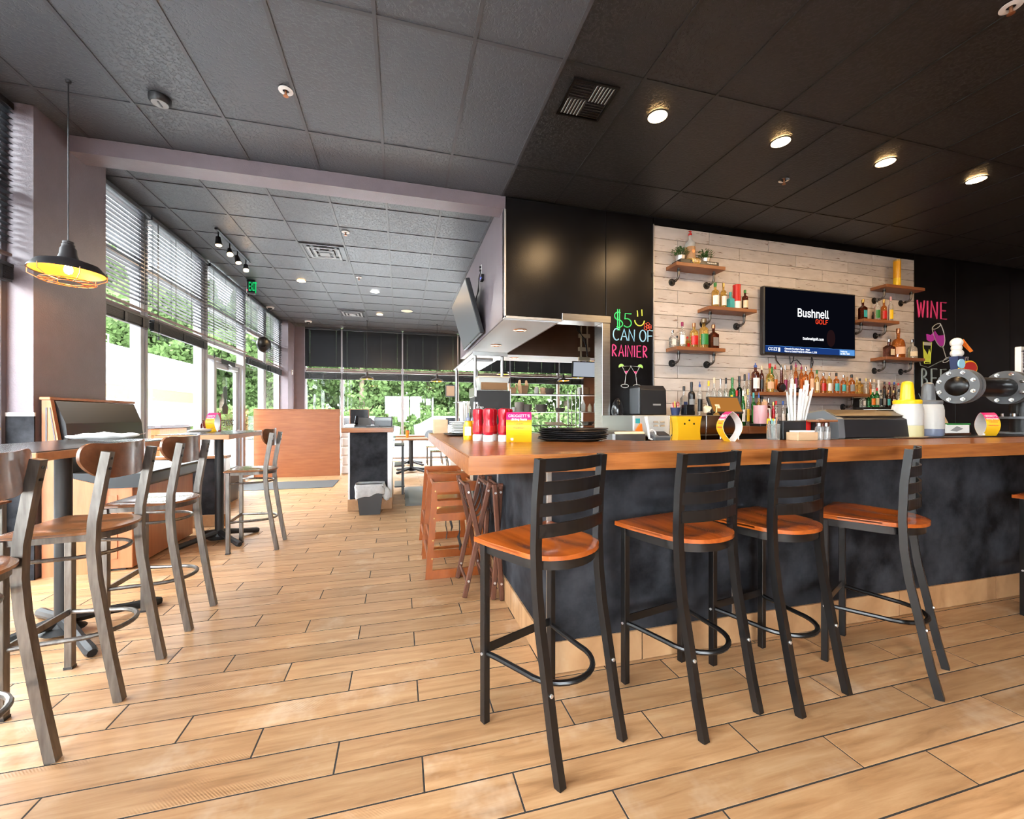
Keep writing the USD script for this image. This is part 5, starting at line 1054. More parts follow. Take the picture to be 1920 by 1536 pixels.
mg = thing('pitcher', 'frosted pink plastic pitcher with handle among the bottles', 'pitcher', (3.905, 3.80, 1.150)); B().lathe([(0, 0), (.066, 0), (.070, .02), (.070, .205), (.064, .205), (.062, .02), (0, .015)], 24).move((0, 0, .03)).build('pitcher_body', 'pink', mg, 40); B().tube([(.066, 0, .20), (.125, 0, .195), (.132, 0, .13), (.125, 0, .065), (.066, 0, .06)], .011, 8).build('handle', 'white', mg, 40); B().box(-.075, .075, -.075, .075, 0, .03, .004).build('stand', 'black_plastic', mg)
for i, (x, m_) in enumerate(((5.02, 'glass_clear'), (5.15, 'glass_dark'), (5.29, 'glass_clear'))):
    bm_ = thing('glass_jar', ('left clear glass jar', 'dark glass jar', 'right clear glass jar')[i] + ' on the back bar step under the long shelf', 'jar', (x, 4.08, 1.149), group='jars on the back bar step'); B().lathe([(0, 0), (.045, 0), (.05, .10), (.03, .125), (0, .125)], 18).build('jar_body', m_, bm_, 40)
yh = thing('plastic_holder', 'added yellow waisted solid with three dark dots standing for a reflection in the steel cabinet', 'holder', (2.825, 3.70, .95))  # solid shape added in place of a yellow reflection in the steel
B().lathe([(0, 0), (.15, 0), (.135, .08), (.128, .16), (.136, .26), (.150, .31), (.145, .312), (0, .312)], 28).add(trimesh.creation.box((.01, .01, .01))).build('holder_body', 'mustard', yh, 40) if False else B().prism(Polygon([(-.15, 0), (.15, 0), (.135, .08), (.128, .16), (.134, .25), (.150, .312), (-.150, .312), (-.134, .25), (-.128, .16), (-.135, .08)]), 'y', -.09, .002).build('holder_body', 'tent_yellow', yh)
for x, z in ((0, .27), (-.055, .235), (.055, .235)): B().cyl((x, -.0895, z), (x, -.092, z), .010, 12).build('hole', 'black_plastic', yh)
sk = thing('hand_sink', 'steel hand sink edge with whisk and white cloth beside the jamb', 'sink', (2.10, 3.45, .98)); B().box(-.24, .10, -.05, .35, 0, .14, .02).build('splash_panel', 'steel', sk)
wk_ = thing('card_reader', 'grey card terminal lying by the steel cabinet', 'card reader', (2.36, 3.45, 1.05)); B().box(-.09, .09, -.06, .06, 0, .05, .01).move(rx=.35).build('case', 'grey_plastic', wk_); B().box(-.04, .075, -.045, .045, .05, .056).move(rx=.35).build('keys', 'black_plastic', wk_)
sp_ = thing('ladle', 'white ladle handle sticking up beside the card terminal', 'ladle', (2.24, 3.42, 1.05)); B().tube([(0, 0, .0), (-.01, 0, .10), (-.035, 0, .21)], [.010, .013, .016], 8).build('handle', 'white', sp_, 40); B().tube([(.03 + .04 * math.cos(a), 0, .04 + .045 * math.sin(a)) for a in np.linspace(0, 2 * math.pi, 18, False)], .008, 6, True).build('loop', 'white', sp_, 40)
rc = thing('folded_card', 'small red folded card behind the ladle', 'card', (2.275, 3.66, 1.10)); B().hull([(-.05, 0, 0), (.05, 0, 0), (.03, .03, .09), (.04, .0, .09)]).build('card_body', 'orange', rc)
# ---------------------------------------------------------------- table tents: printed card strips bowed into an open almond
def tent(label, loc, rz, w=.125, h=.185):
    t = thing('tent_card', label, 'table card', loc, rz, 'yellow advertising tent cards')
    n = 12; side = [(-.012 - .050 * math.sin(math.pi * i / n) * (1.05 - .1 * i / n), h * i / n) for i in range(n + 1)]
    def strip(pts, o, x0, x1):
        b = B(); q = [(p[0] + o, p[1]) for p in pts]
        poly = LineString(q).buffer(.0007, cap_style=2, join_style=2); return b.prism(poly, 'x', x0, x1)
    m_ = [(-.002 if i == n else p[0], p[1]) for i, p in enumerate(side)]
    for sg in (1, -1):
        s_ = [(sg * p[0], p[1]) for p in m_]
        strip(s_, 0, -w / 2, w / 2).build('card', 'paper', t)
        cut = int(n * .72); o = -.0012 * sg
        strip(s_[:cut + 1], o, -w / 2, w / 2).build('print_yellow', 'tent_yellow', t); strip(s_[cut:cut + 2], o, -w / 2, w / 2).build('print_orange', 'tent_orange', t); strip(s_[cut + 1:], o, -w / 2, w / 2).build('print_pink', 'tent_pink', t)
        def lay(txt, hh, zc, mat, bold=True):
            m = text(txt, hh, .0006, bold); v = np.array(m.vertices); wd = v[:, 0].max(); v[:, 0] -= wd / 2; v[:, 0] *= min(1, w * .86 / wd); v[:, 1] += zc
            yy = np.interp(v[:, 1], [p[1] for p in s_], [p[0] for p in s_]); B().add(trimesh.Trimesh(np.c_[v[:, 0] * sg, yy - sg * (.0022 + v[:, 2]), v[:, 1]], m.faces, process=False)).build('lettering', mat, t)
        lay("CROCKETT'S", .016, .156, 'white'); lay('dining feats', .013, .136, 'white')
        lay('TUESDAY', .009, .112, 'ink_red'); lay('THURSDAY', .009, .085, 'ink_red')
        for z_ in (.100, .072, .064, .050, .038): lay('- - - - - - - -', .006, z_, 'ink_red', False)
        yb = np.interp(.025, [p[1] for p in s_], [p[0] for p in s_]); B().box(*sorted((sg * -.05, sg * -.035)), *sorted((yb - sg * .0022, yb - sg * .0034)), .012, .040).build('printed_mug', 'paper', t)
    return t
tent('yellow tent card seen face-on beside the ketchup bottles', (.715, 2.50, 1.1), -16, .155)
t0 = tent('yellow tent card seen edge-on with its white inside showing, on the bar front', (2.055, 2.24, 1.1), -105, .085, .190)
dup(t0, (4.50, 2.22, 1.1), -32, 'yellow tent card on the far right of the bar top')
dup(t0, (-1.92, 5.10, 1.1), -5, 'yellow tent card on the tall window table'); dup(t0, (-2.20, 2.93, 1.1), -45, 'white-backed tent card at the left picture edge')
# ---------------------------------------------------------------- things on the bar top
def prop(name, label, cat, loc, rz=0, group=None): return thing(name, label, cat, loc, rz, group)
def ketchup(label, x, y):
    t = prop('ketchup_bottle', label, 'ketchup', (x, y, 1.1), 0, 'red ketchup bottles')
    B().lathe([(0, 0), (.034, 0), (.035, .035), (.030, .042), (0, .042)], 22).build('cap', 'white', t, 40); B().lathe([(.028, .042), (.036, .055), (.036, .10), (.030, .125), (.032, .15), (.036, .175), (.034, .205), (.02, .212), (0, .212)], 22).build('bottle_body', 'ketchup_red', t, 40)
    V = [(.0372 * math.cos(a), .0372 * math.sin(a), z) for z in (.06, .10) for a in np.linspace(-2.4, -.75, 8)]; B().add(trimesh.Trimesh(np.array(V), [f for i in range(7) for f in ((i, i + 1, 9 + i), (i, 9 + i, 8 + i))], process=False)).build('label', 'red', t, True)
for x, y, l in ((.545, 2.62, 'front red ketchup bottle at left of the group'), (.640, 2.60, 'front red ketchup bottle next to the yellow tent card'), (.595, 2.73, 'red ketchup bottle behind, middle'), (.695, 2.71, 'red ketchup bottle hidden behind the yellow tent card'), (.50, 2.74, 'red ketchup bottle behind, leftmost')): ketchup(l, x, y)
def mustard(label, x, y):
    t = prop('mustard_bottle', label, 'mustard', (x, y, 1.1), 0, 'yellow mustard bottles'); B().lathe([(0, 0), (.034, 0), (.036, .01), (.036, .09), (.026, .125), (.018, .13), (0, .13)], 22).build('bottle_body', 'mustard', t, 40)
    B().lathe([(.018, .13), (.018, .15), (.008, .155), (.004, .185), (0, .185)], 16).build('nozzle', 'jug_blue', t, 40); V = [(.0372 * math.cos(a), .0372 * math.sin(a), z) for z in (.03, .09) for a in np.linspace(-2.5, -1.2, 8)]; B().add(trimesh.Trimesh(np.array(V), [f for i in range(7) for f in ((i, i + 1, 9 + i), (i, 9 + i, 8 + i))], process=False)).build('label', 'paper', t, True)
mustard('yellow mustard bottle in front', .455, 2.86); mustard('yellow mustard bottle behind the front one', .515, 2.98)
for x, y, l in ((.555, 3.03, 'dark sauce bottle with pale label behind the mustard'), (.60, 3.14, 'dark sauce bottle further behind the mustard')):
    t = prop('sauce_bottle', l, 'bottle', (x, y, 1.1), 0, 'dark sauce bottles'); B().lathe([(0, 0), (.032, 0), (.034, .01), (.034, .11), (.014, .16), (.012, .21), (0, .21)], 20).build('bottle_body', 'glass_dark', t, 40); B().lathe([(.0345, .02), (.0345, .09)], 20).build('label', 'navy', t, 40); B().lathe([(.014, .20), (.014, .235), (0, .235)], 14).build('cap', 'grey', t, 40)
wbx = prop('napkin_box', 'square light wood box at the far end of the bar top', 'box', (.365, 3.98, 1.1)); B().box(-.065, .065, -.065, .065, 0, .13, .003).build('box_body', 'pale_wood', wbx)
for k in range(4): B().box(-.05, .05, -.05 + k * .022, -.04 + k * .022, .06, .16, .002).build('napkin', 'paper', wbx)
pt_ = prop('plate_tray', 'black tray under the white plates', 'tray', (.515, 3.52, 1.1)); B().hull([p for q in (P4(.13, .19, .001), P4(.15, .21, .014)) for p in q]).build('tray_body', 'black_plastic', pt_)
for k in range(8):
    pl_ = prop('plate', f'white plate, {["lowest", "second lowest", "third lowest", "fourth from the bottom", "fifth from the bottom", "third from the top", "second from the top", "topmost"][k]} of the stack on the bar top', 'plate', (.515, 3.52, 1.1145 + k * .0125), 0, 'stack of white plates'); B().lathe([(0, 0), (.075, 0), (.118, .012), (.118, .0155), (.075, .0045), (0, .0045)], 28).build('plate_body', 'white', pl_, 40)
ct_ = prop('cutlery_caddy', 'steel caddy full of upright forks and knives behind the plates', 'cutlery', (.66, 3.72, 1.1)); B().lathe([(0, 0), (.06, 0), (.07, .14), (.065, .14), (.055, .01), (0, .01)], 20).build('caddy', 'white', ct_, 40)
for k in range(14): a = k * 2.4; r_ = .012 + .003 * k; B().bar((r_ * math.cos(a), r_ * math.sin(a), .02), (1.3 * r_ * math.cos(a), 1.3 * r_ * math.sin(a), .23 + .02 * (k % 4)), .014, .003).build('cutlery', 'chrome', ct_)
c2_ = prop('cutlery_caddy', 'second cutlery caddy with white napkin sleeves', 'cutlery', (.56, 3.80, 1.1)); B().lathe([(0, 0), (.05, 0), (.06, .12), (.055, .12), (.045, .01), (0, .01)], 20).build('caddy', 'grey', c2_, 40)
for k in range(9): a = k * 2.4; r_ = .010 + .004 * k; B().bar((r_ * math.cos(a), r_ * math.sin(a), .02), (1.3 * r_ * math.cos(a), 1.3 * r_ * math.sin(a), .26 + .02 * (k % 3)), .022, .008).build('sleeve', 'paper', c2_)
for k in range(6):
    ty = prop('oval_tray', f'black oval serving tray, {["bottom", "second lowest", "third lowest", "third highest", "second highest", "top"][k]} one of the stack on the bar top', 'tray', (1.10 + .008 * (k % 3 - 1), 2.55 + .006 * (k % 2), 1.1005 + k * .0125), -15 + 3 * (k % 3), 'stack of black oval trays')
    V = B().lathe([(0, 0), (.17, 0), (.225, .014), (.23, .017), (.225, .020), (.165, .006), (0, .006)], 36); V.m[0].apply_scale((1, .74, 1)); V.build('tray_body', 'black_plastic', ty, 40)
dg = prop('steel_bowl', 'shallow steel dish behind the black trays', 'dish', (1.15, 3.05, 1.1)); B().lathe(bowlp(.10, .04), 24).build('dish_body', 'steel', dg, 40)
cg = prop('pick_glass', 'glass of wrapped picks and straws on the bar front', 'glass', (2.475, 2.30, 1.1)); B().lathe([(0, 0), (.036, 0), (.040, .11), (.037, .11), (.033, .008), (0, .008)], 20).build('glass_body', 'glass_clear', cg, 40)
for k in range(12): a = k * 2.4; r_ = .006 + .002 * k; B().cyl((r_ * math.cos(a), r_ * math.sin(a), .012), (1.2 * r_ * math.cos(a), 1.2 * r_ * math.sin(a), .13 + .012 * (k % 3)), .0035, 6).build('pick', ('teal', 'peach', 'black_plastic', 'paper')[k % 4], cg)
cd = prop('bar_caddy', 'black plastic bar caddy behind the wooden napkin tray', 'caddy', (2.70, 2.335, 1.1)); B().box(-.17, .17, -.06, .065, 0, .13, .004).build('caddy_body', 'black_plastic', cd); B().box(.03, .07, -.063, -.06, .05, .135).build('red_strip', 'red', cd)
stc = prop('straw_bundle', 'tall bundle of white wrapped straws in the black caddy', 'straws', (2.71, 2.33, 1.232))
for k in range(22):
    x_ = -.085 + .0085 * k + rnd.uniform(-.004, .004); y_ = rnd.uniform(-.03, .03); B().bar((x_ * .7, y_, 0), (x_ * 1.25 + .02, y_ * 1.3, rnd.uniform(.17, .26)), .013, .006, (0, 1, 0)).build('straw', 'paper', stc)
nt = prop('napkin_tray', 'low pale wooden napkin tray at the front of the bar', 'tray', (2.605, 2.20, 1.1)); B().box(-.085, .085, -.045, .045, 0, .055, .003).build('tray_body', 'pale_wood', nt); B().box(-.07, .07, -.035, .035, .054, .066, .003).build('napkins', 'paper', nt)
for i, x in enumerate((2.755, 2.815)):
    s_ = prop('salt_shaker', ('left glass shaker with white salt beside the napkin tray', 'right glass shaker under the wooden lid')[i], 'shaker', (x, 2.20, 1.1), 0, 'glass shakers'); B().lathe([(0, 0), (.026, 0), (.026, .08), (.018, .095), (0, .095)], 12).build('glass_body', 'glass_clear', s_, 30); B().lathe([(0, .003), (.0235, .003), (.0235, .055), (0, .055)], 12).build('salt', 'white', s_); B().lathe([(.019, .092), (.021, .115), (.014, .122), (0, .122)], 14).build('cap', 'chrome', s_, 40)
wl = prop('wooden_board', 'brown wooden board resting on the shakers', 'board', (2.80, 2.215, 1.2225)); B().box(-.085, .085, -.045, .045, 0, .014, .003).build('board_body', 'shelf_wood', wl)
mn = prop('squeeze_bottle', 'orange and yellow topped little squeeze bottle behind the pick glass', 'bottle', (2.56, 2.40, 1.1)); B().lathe([(0, 0), (.026, 0), (.026, .06), (0, .06)], 16).build('bottle_body', 'white', mn, 40); B().lathe([(0, .06), (.028, .06), (.028, .10), (0, .10)], 16).build('orange_collar', 'tent_orange', mn, 40); B().lathe([(0, .10), (.026, .10), (.026, .145), (0, .145)], 16).build('yellow_cap', 'yellow', mn, 40)
kg = prop('condiment_station', 'long black domed condiment holder with grey round-holed ends', 'condiment holder', (3.32, 2.34, 1.1055))
kp = Polygon([(-.12, .01), (.12, .01), (.13, .10), (.10, .165), (-.02, .185), (-.11, .13)]).buffer(.012)
B().prism(kp.buffer(-.006), 'x', -.32, .33).build('body', 'black_plastic', kg, 40); B().prism(kp, 'x', -.375, -.32).build('end_cap', 'grey_plastic', kg, 40); B().prism(kp, 'x', .33, .37).build('end_cap', 'grey_plastic', kg, 40)
B().prism(Polygon([(-.09, .150), (.105, .176), (.10, .194), (-.02, .203), (-.10, .160)]), 'x', -.36, .36).build('lid', 'bronze', kg, 40); B().tube([(-.379, .0 + .05 * math.cos(a), .085 + .05 * math.sin(a)) for a in np.linspace(0, 2 * math.pi, 24, False)], .007, 8, True).build('ring', 'aluminium', kg, 40); B().cyl((-.374, 0, .085), (-.381, 0, .085), .042, 20).build('hole', 'black_gloss', kg)
pl2 = prop('paper_slip', 'white paper lying on top of the black condiment holder', 'paper', (3.60, 2.36, 1.310)); B().box(-.14, .14, -.05, .05, 0, .004).build('sheet', 'paper', pl2)
def jug(label, x, y, mat, top, fill, fmat):
    t = prop('pour_jug', label, 'jug', (x, y, 1.108), 0, 'plastic pour jugs'); R = .092
    B().lathe([(0, fill), (R - .002, fill), (R, fill + .004), (R, .20), (R * .93, .235), (R * .84, .252), (0, .252)], 32).build('jug_body', mat, t, 40); B().lathe([(0, 0), (R * .95, 0), (R, .012), (R, fill), (0, fill)], 32).build('liquid', fmat, t, 40, label='darker liquid in the bottom of the jug')
    B().lathe([(R * .90, .246), (R * .92, .268), (R * .84, .276), (.044, .278), (.042, .30), (.037, .385), (.031, .408), (.016, .418), (0, .42)], 28).build('spout_lid', top, t, 40)
jug('white plastic pour jug with bright yellow cone top', 3.70, 2.27, 'jug_plastic', 'yellow', .085, 'jug_oil'); jug('white plastic pour jug with dark grey cone top', 4.01, 2.32, 'jug_plastic', 'grey_plastic', .055, 'jug_blue')
st_ = prop('spoon_rest', 'flat oval cream dish in front of the yellow-topped jug', 'dish', (3.62, 2.20, 1.1055)); V = B().lathe([(0, 0), (.13, 0), (.15, .006), (.13, .003), (0, .003)], 28); V.m[0].apply_scale((1, .5, 1)); V.build('dish_body', 'cream', st_, 40)
cbd = prop('cutting_board', 'wooden cutting board leaning behind the dark jug', 'board', (4.25, 2.40, 1.109), -10); B().hull([(-.06, .0, 0), (.16, .0, 0), (.10, .05, .21), (-.06, .05, .21), (-.06, .015, 0), (.16, .015, 0), (.10, .065, .21), (-.06, .065, .21)]).build('board_body', 'pale_wood', cbd)
gx_ = prop('wrap_carton', 'green and white carton by the dark jug', 'carton', (4.255, 2.30, 1.128), -8); B().box(-.10, .12, -.025, .02, .0, .07, .003).build('carton_body', 'white', gx_); B().box(-.09, .13, -.026, .022, .062, .077, .003).build('green_edge', 'green', gx_); B().hull([(-.06, -.0265, .02), (.0, -.0265, .012), (.06, -.0265, .035), (.0, -.0265, .055), (-.06, -.0255, .02), (.06, -.0255, .035)]).build('printed_shape', 'grey', gx_)
tr = prop('wood_block', 'low brown wood block beneath the beer tower', 'block', (4.37, 2.37, 1.1085)); B().box(-.24, .12, -.06, .05, 0, .02, .003).build('block_body', 'dark_stand_wood', tr)
for i, (x, m_) in enumerate(((-.02, 'tent_orange'), (.07, 'grey'))): pk = prop('marker', ('orange-tipped marker standing by the beer tower', 'grey-tipped marker standing by the beer tower')[i], 'marker', (4.37 + x, 2.33, 1.1285)); B().cyl((0, 0, 0), (0, 0, .025), .007, 10).build('barrel', 'copper', pk); B().cyl((0, 0, .025), (0, 0, .06), .009, 10).build('tip', m_, pk)
# ---------------------------------------------------------------- beer tower
bt = thing('beer_tower', 'black industrial pipe beer tower with bolted flanges', 'beer tower'); TY, TZ = 2.36, 1.508
def flange(x, R, th):
    f = sub('flange', bt); B().cyl((x, TY, TZ), (x + th, TY, TZ), R, 40).build('disc', 'grey_plastic', f, 30)
    for k in range(8): a = math.pi / 4 * k + math.pi / 8; y, z = TY + R * .82 * math.cos(a), TZ + R * .82 * math.sin(a); B().cyl((x - .012, y, z), (x, y, z), .017, 6).cyl((x - .028, y, z), (x - .010, y, z), .010, 10).build('bolt', 'chrome', f)
flange(4.41, .142, .03); flange(4.455, .142, .03); flange(5.01, .142, .03); flange(5.055, .142, .03)
B().lathe([(0, -.035), (.05, -.030), (.075, -.012), (.080, 0), (0, 0)], 28).move((4.41, TY, TZ), ry=math.pi / 2).build('end_dome', 'black_metal', bt, 50); B().cyl((4.485, TY, TZ), (5.01, TY, TZ), .080, 32).cyl((5.085, TY, TZ), (5.9, TY, TZ), .080, 32).build('pipe', 'black_metal', bt, 40)
B().cyl((5.25, TY, 1.109), (5.25, TY, TZ), .080, 28).build('pedestal', 'black_metal', bt, 40); B().cyl((5.25, TY, 1.24), (5.25, TY, 1.26), .145, 32).cyl((5.25, TY, 1.109), (5.25, TY, 1.125), .145, 32).build('base_flange', 'grey_plastic', bt, 40)
for k in range(6): a = k * math.pi / 3; B().cyl((5.25 + .115 * math.cos(a), TY + .115 * math.sin(a), 1.26), (5.25 + .115 * math.cos(a), TY + .115 * math.sin(a), 1.285), .013, 8).build('bolt', 'chrome', bt)
gs = thing('beer_tap', 'blue tap handle topped by a white goose head', 'tap handle', (4.60, 2.46, 1.60)); B().hull([(sx * .03, sy * .022, 0) for sx in (-1, 1) for sy in (-1, 1)] + [(sx * .045, sy * .03, .17) for sx in (-1, 1) for sy in (-1, 1)]).build('grip', 'navy', gs)
B().cyl((-.02, -.035, .105), (-.02, -.045, .105), .04, 20).build('badge', 'chalk_blue', gs); B().box(-.04, .005, -.036, -.028, .0, .07).build('yellow_plate', 'mustard', gs)
B().sphere((0, 0, .20), .05, 2, (1.05, .8, .8)).sphere((-.005, 0, .29), .042, 2).sphere((-.005, 0, .245), .036, 2).build('goose_head', 'white', gs, True); B().hull([(.02, -.045, .285), (.035, -.005, .285), (.025, -.03, .32), (.10, -.055, .215), (.085, -.04, .205)]).build('beak', 'orange', gs)
ov = thing('beer_tap', 'red oval tap handle with yellow rim', 'tap handle', (4.745, 2.46, 1.595)); V = B().lathe([(0, -.012), (.10, -.012), (.10, .012), (0, .012)], 32).move(rx=math.pi / 2); V.m[0].apply_scale((.92, 1, .62)); V.move((0, 0, .085)).build('rim', 'yellow', ov, 30); V = B().lathe([(0, -.016), (.082, -.016), (.082, .016), (0, .016)], 32).move(rx=math.pi / 2); V.m[0].apply_scale((.95, 1, .62)); V.move((0, 0, .085)).build('oval_face', 'red', ov, 30); B().cyl((-.02, 0, .0), (-.02, 0, .18), .012, 10).build('stem', 'chrome', ov)
sg_ = thing('beer_tap', 'white upright tap handle with dark lettering at the right edge', 'tap handle', (5.18, 2.34, 1.59)); B().box(-.045, .05, -.02, .02, 0, .27, .004).build('paddle', 'white', sg_); m = text('ST GEORGE', .04, .002, True); v = np.array(m.vertices); v[:, 0] *= .22 / v[:, 0].max(); B().add(trimesh.Trimesh(np.c_[-v[:, 1] + .02, -.020 - v[:, 2], v[:, 0] + .02], m.faces, process=False)).build('lettering', 'black_plastic', sg_); B().box(-.044, .049, -.022, -.02, .225, .232).build('line', 'black_plastic', sg_)
# ---------------------------------------------------------------- things on the tall tables
nb = thing('cutlery_bundle', 'long white napkin-wrapped cutlery bundle on the near tall table', 'cutlery', (-1.80, 3.20, 1.1), 30)
V = B().sphere((0, 0, .03), 1, 3, (.17, .045, .022)).move(rz=0); vv = np.array(V.m[0].vertices); vv[:, 2] += .014 * meshkit.noise(vv * 24, 2) * (vv[:, 2] > .01); vv[:, 2] = np.maximum(vv[:, 2], .001); V.m[0].vertices = vv; V.build('napkin', 'paper', nb, True)
B().bar((.12, .0, .03), (.20, .01, .05), .012, .003).bar((.12, .02, .03), (.20, .03, .048), .012, .003).build('fork_ends', 'chrome', nb)
nb2 = thing('cutlery_bundle', 'white napkin-wrapped cutlery bundle on the window table', 'cutlery', (-1.85, 4.62, 1.1), 80); V = B().sphere((0, 0, .02), 1, 3, (.17, .04, .02)); vv = np.array(V.m[0].vertices); vv[:, 2] = np.maximum(vv[:, 2] + .008 * meshkit.noise(vv * 16, 5), .001); V.m[0].vertices = vv; V.build('napkin', 'paper', nb2, True); B().bar((.14, 0, .03), (.22, .01, .045), .012, .003).build('fork_ends', 'chrome', nb2)
sbt = thing('sauce_bottle', 'small dark bottle beside the tent card on the window table', 'bottle', (-2.00, 5.08, 1.1)); B().lathe([(0, 0), (.025, 0), (.026, .07), (.012, .10), (.012, .12), (0, .12)], 16).build('bottle_body', 'glass_dark', sbt, 40)
rbx = thing('sauce_caddy', 'small pink-red packet holder behind the tent card', 'caddy', (-1.97, 5.28, 1.1)); B().box(-.05, .05, -.03, .03, 0, .20, .004).build('holder_body', 'tent_pink', rbx)
# ---------------------------------------------------------------- chalk lettering and drawings
YC = 4.4085
def chalk(name, label, mat, lines, r=.0075):
    o = strokes(lines, r, YC - .001).build(name, mat, None, 40); tag(o, label, 'chalk writing' if 'writing' in name else 'chalk drawing'); return o
def fill(name, parent_label, polys):
    t = thing(name, parent_label, 'chalk drawing')
    return t
S = lambda pts, x, z, s=1.0: [(x + p[0] * s, z + p[1] * s) for p in pts]
S5 = arc(0, .105, .05, .045, 60, 270, 12) + arc(0, .015, .055, .045, 90, -120, 12)
chalk('chalk_writing', 'green chalk dollar sign and five on the narrow board', 'chalk_green', [S(S5, 2.475, 2.335, 1.0), [(2.465, 2.52), (2.465, 2.27)], [(2.49, 2.52), (2.49, 2.27)], [(2.645, 2.475), (2.565, 2.475), (2.56, 2.405)] + arc(2.59, 2.365, .055, .05, 110, -140, 10)])
chalk('chalk_drawing', 'lime chalk smiling face of two strokes and a curve', 'chalk_lime', [[(2.725, 2.52), (2.730, 2.45)], [(2.785, 2.535), (2.790, 2.46)], arc(2.755, 2.41, .065, .07, 185, 355)])
chalk('chalk_drawing', 'small red chalk berry cluster by the smile', 'chalk_red', [arc(2.865 + .032 * math.cos(a), 2.335 + .032 * math.sin(a), .020, .020, 0, 360, 10) for a in np.linspace(.3, 6.0, 6)] + [arc(2.865, 2.335, .02, .02, 0, 360, 10)], .0035)
def line_text(word, x, z, h, w, gap, mat, label, r=.008):
    G = {'C': [arc(.55, .5, .5, .5, 50, 310)], 'A': [[(0, 0), (.5, 1), (1, 0)], [(.2, .35), (.8, .35)]], 'N': [[(0, 0), (.05, 1), (.85, 0), (.9, 1)]], 'O': [arc(.5, .5, .48, .5, 0, 360, 18)], 'F': [[(.1, 0), (.1, 1), (.9, 1)], [(.1, .5), (.75, .52)]],
         'R': [[(.1, 0), (.1, 1)], [(.1, 1)] + arc(.15, .75, .6, .25, 90, -90, 8) + [(.1, .5), (.85, 0)]], 'I': [[(.45, 0), (.45, 1)]], 'E': [[(.85, 1), (.1, 1), (.1, 0), (.9, 0)], [(.1, .5), (.75, .5)]], 'W': [[(0, 1), (.25, 0), (.5, .85), (.75, 0), (1, 1)]], 'B': [[(.1, 0), (.1, 1)], arc(.1, .76, .6, .24, 90, -90, 8), arc(.1, .26, .75, .26, 90, -90, 8)]}
    L = []
    for ch in word:
        if ch == ' ': x += w * .5; continue
        ww = w * (.25 if ch == 'I' else 1)
        L += [[(x + p[0] * ww, z + p[1] * h) for p in l] for l in G[ch]]; x += ww + gap
    return chalk('chalk_writing', label, mat, L, r)
line_text('CAN OF', 2.405, 2.155, .135, .085, .018, 'chalk_blue', 'blue chalk words CAN OF on the narrow board')
line_text('RAINIER', 2.395, 1.965, .135, .066, .018, 'chalk_pink', 'pink chalk word RAINIER on the narrow board')
def cocktail(label, x, z, m):
    t = thing('chalk_drawing', label, 'chalk drawing'); F_ = lambda P: [(x + m * p[0], z + p[1]) for p in P]
    strokes([F_([(-.09, .21), (.03, .22), (-.04, .115), (-.09, .21)]), F_([(-.04, .115), (-.055, 0)]), F_(arc(-.055, -.02, .05, .02, 0, 360, 14))], .0035, YC - .001).build('glass_outline', 'chalk_white', t, 40)
    B().prism(Polygon(F_([(-.062, .155), (-.008, .158), (-.04, .118)])), 'y', YC - .002, YC + .0005).build('drink', 'chalk_pink', t); B().prism(Polygon(F_([(-.12, .20)] + arc(-.10, .205, .036, .036, 20, 200, 10))), 'y', YC - .002, YC + .0005).build('lime_slice', 'chalk_leaf', t)
cocktail('left chalk cocktail glass of the toasting pair', 2.615, 1.64, 1); cocktail('right chalk cocktail glass of the toasting pair', 2.665, 1.64, -1)
line_text('WINE', 7.385, 2.735, .25, .15, .05, 'chalk_pink', 'pink chalk word WINE on the right board', .012)
wg = thing('chalk_drawing', 'chalk wine glass tipping violet wine on the right board', 'chalk drawing'); R_ = lambda P: [(7.86 + p[0] * math.cos(.42) - p[1] * math.sin(.42), 2.47 + p[0] * math.sin(.42) + p[1] * math.cos(.42)) for p in P]
strokes([R_(arc(0, .05, .11, .22, 150, 390, 20)), R_(arc(0, .16, .095, .03, 0, 360, 16)), R_([(0, -.17), (0, -.36)]), R_(arc(0, -.385, .09, .028, 0, 360, 16))], .006, YC - .001).build('glass_outline', 'chalk_white', wg, 40)
B().prism(Polygon(R_(arc(0, .03, .098, .185, 175, 345, 16) + [(-.02, .02), (-.06, .12)])), 'y', YC - .002, YC + .0005).prism(Polygon(R_([(-.09, .09), (-.17, .07), (-.24, .12), (-.26, .05), (-.20, .0), (-.10, .0)])).buffer(.012), 'y', YC - .002, YC + .0005).build('wine_splash', 'chalk_violet', wg)
pg = thing('chalk_drawing', 'lime chalk pint glass beside the lowest right shelf', 'chalk drawing'); B().prism(Polygon([(7.55, 2.07), (7.65, 2.07), (7.67, 2.20), (7.64, 2.27), (7.61, 2.18), (7.56, 2.24), (7.53, 2.27)]), 'y', YC - .002, YC + .0005).build('beer_fill', 'chalk_lime', pg); strokes([[(7.54, 2.05), (7.66, 2.05), (7.69, 2.37), (7.51, 2.37), (7.54, 2.05)]], .005, YC - .001).build('glass_outline', 'chalk_lime', pg, 40); B().prism(Polygon([(7.515, 2.32), (7.685, 2.32), (7.69, 2.365), (7.51, 2.365)]), 'y', YC - .002, YC + .0005).build('foam', 'chalk_white', pg)
for d_, m_, r_ in ((0, 'chalk_grey', .012), ):
    line_text('BEER', 7.47, 1.70, .27, .145, .055, 'chalk_grey', 'grey-blue chalk word BEER on the right board', .014)
chalk('chalk_drawing', 'curling grey chalk ribbon line above and below the beer word', 'chalk_grey', [[(7.42, 2.12), (7.46, 2.02), (7.62, 1.99), (7.85, 2.08), (8.05, 2.14), (8.2, 2.12)], [(7.42, 1.60), (7.46, 1.53), (7.55, 1.52), (7.62, 1.56)], [(7.80, 1.60), (8.05, 1.62), (8.18, 1.66)]], .006)
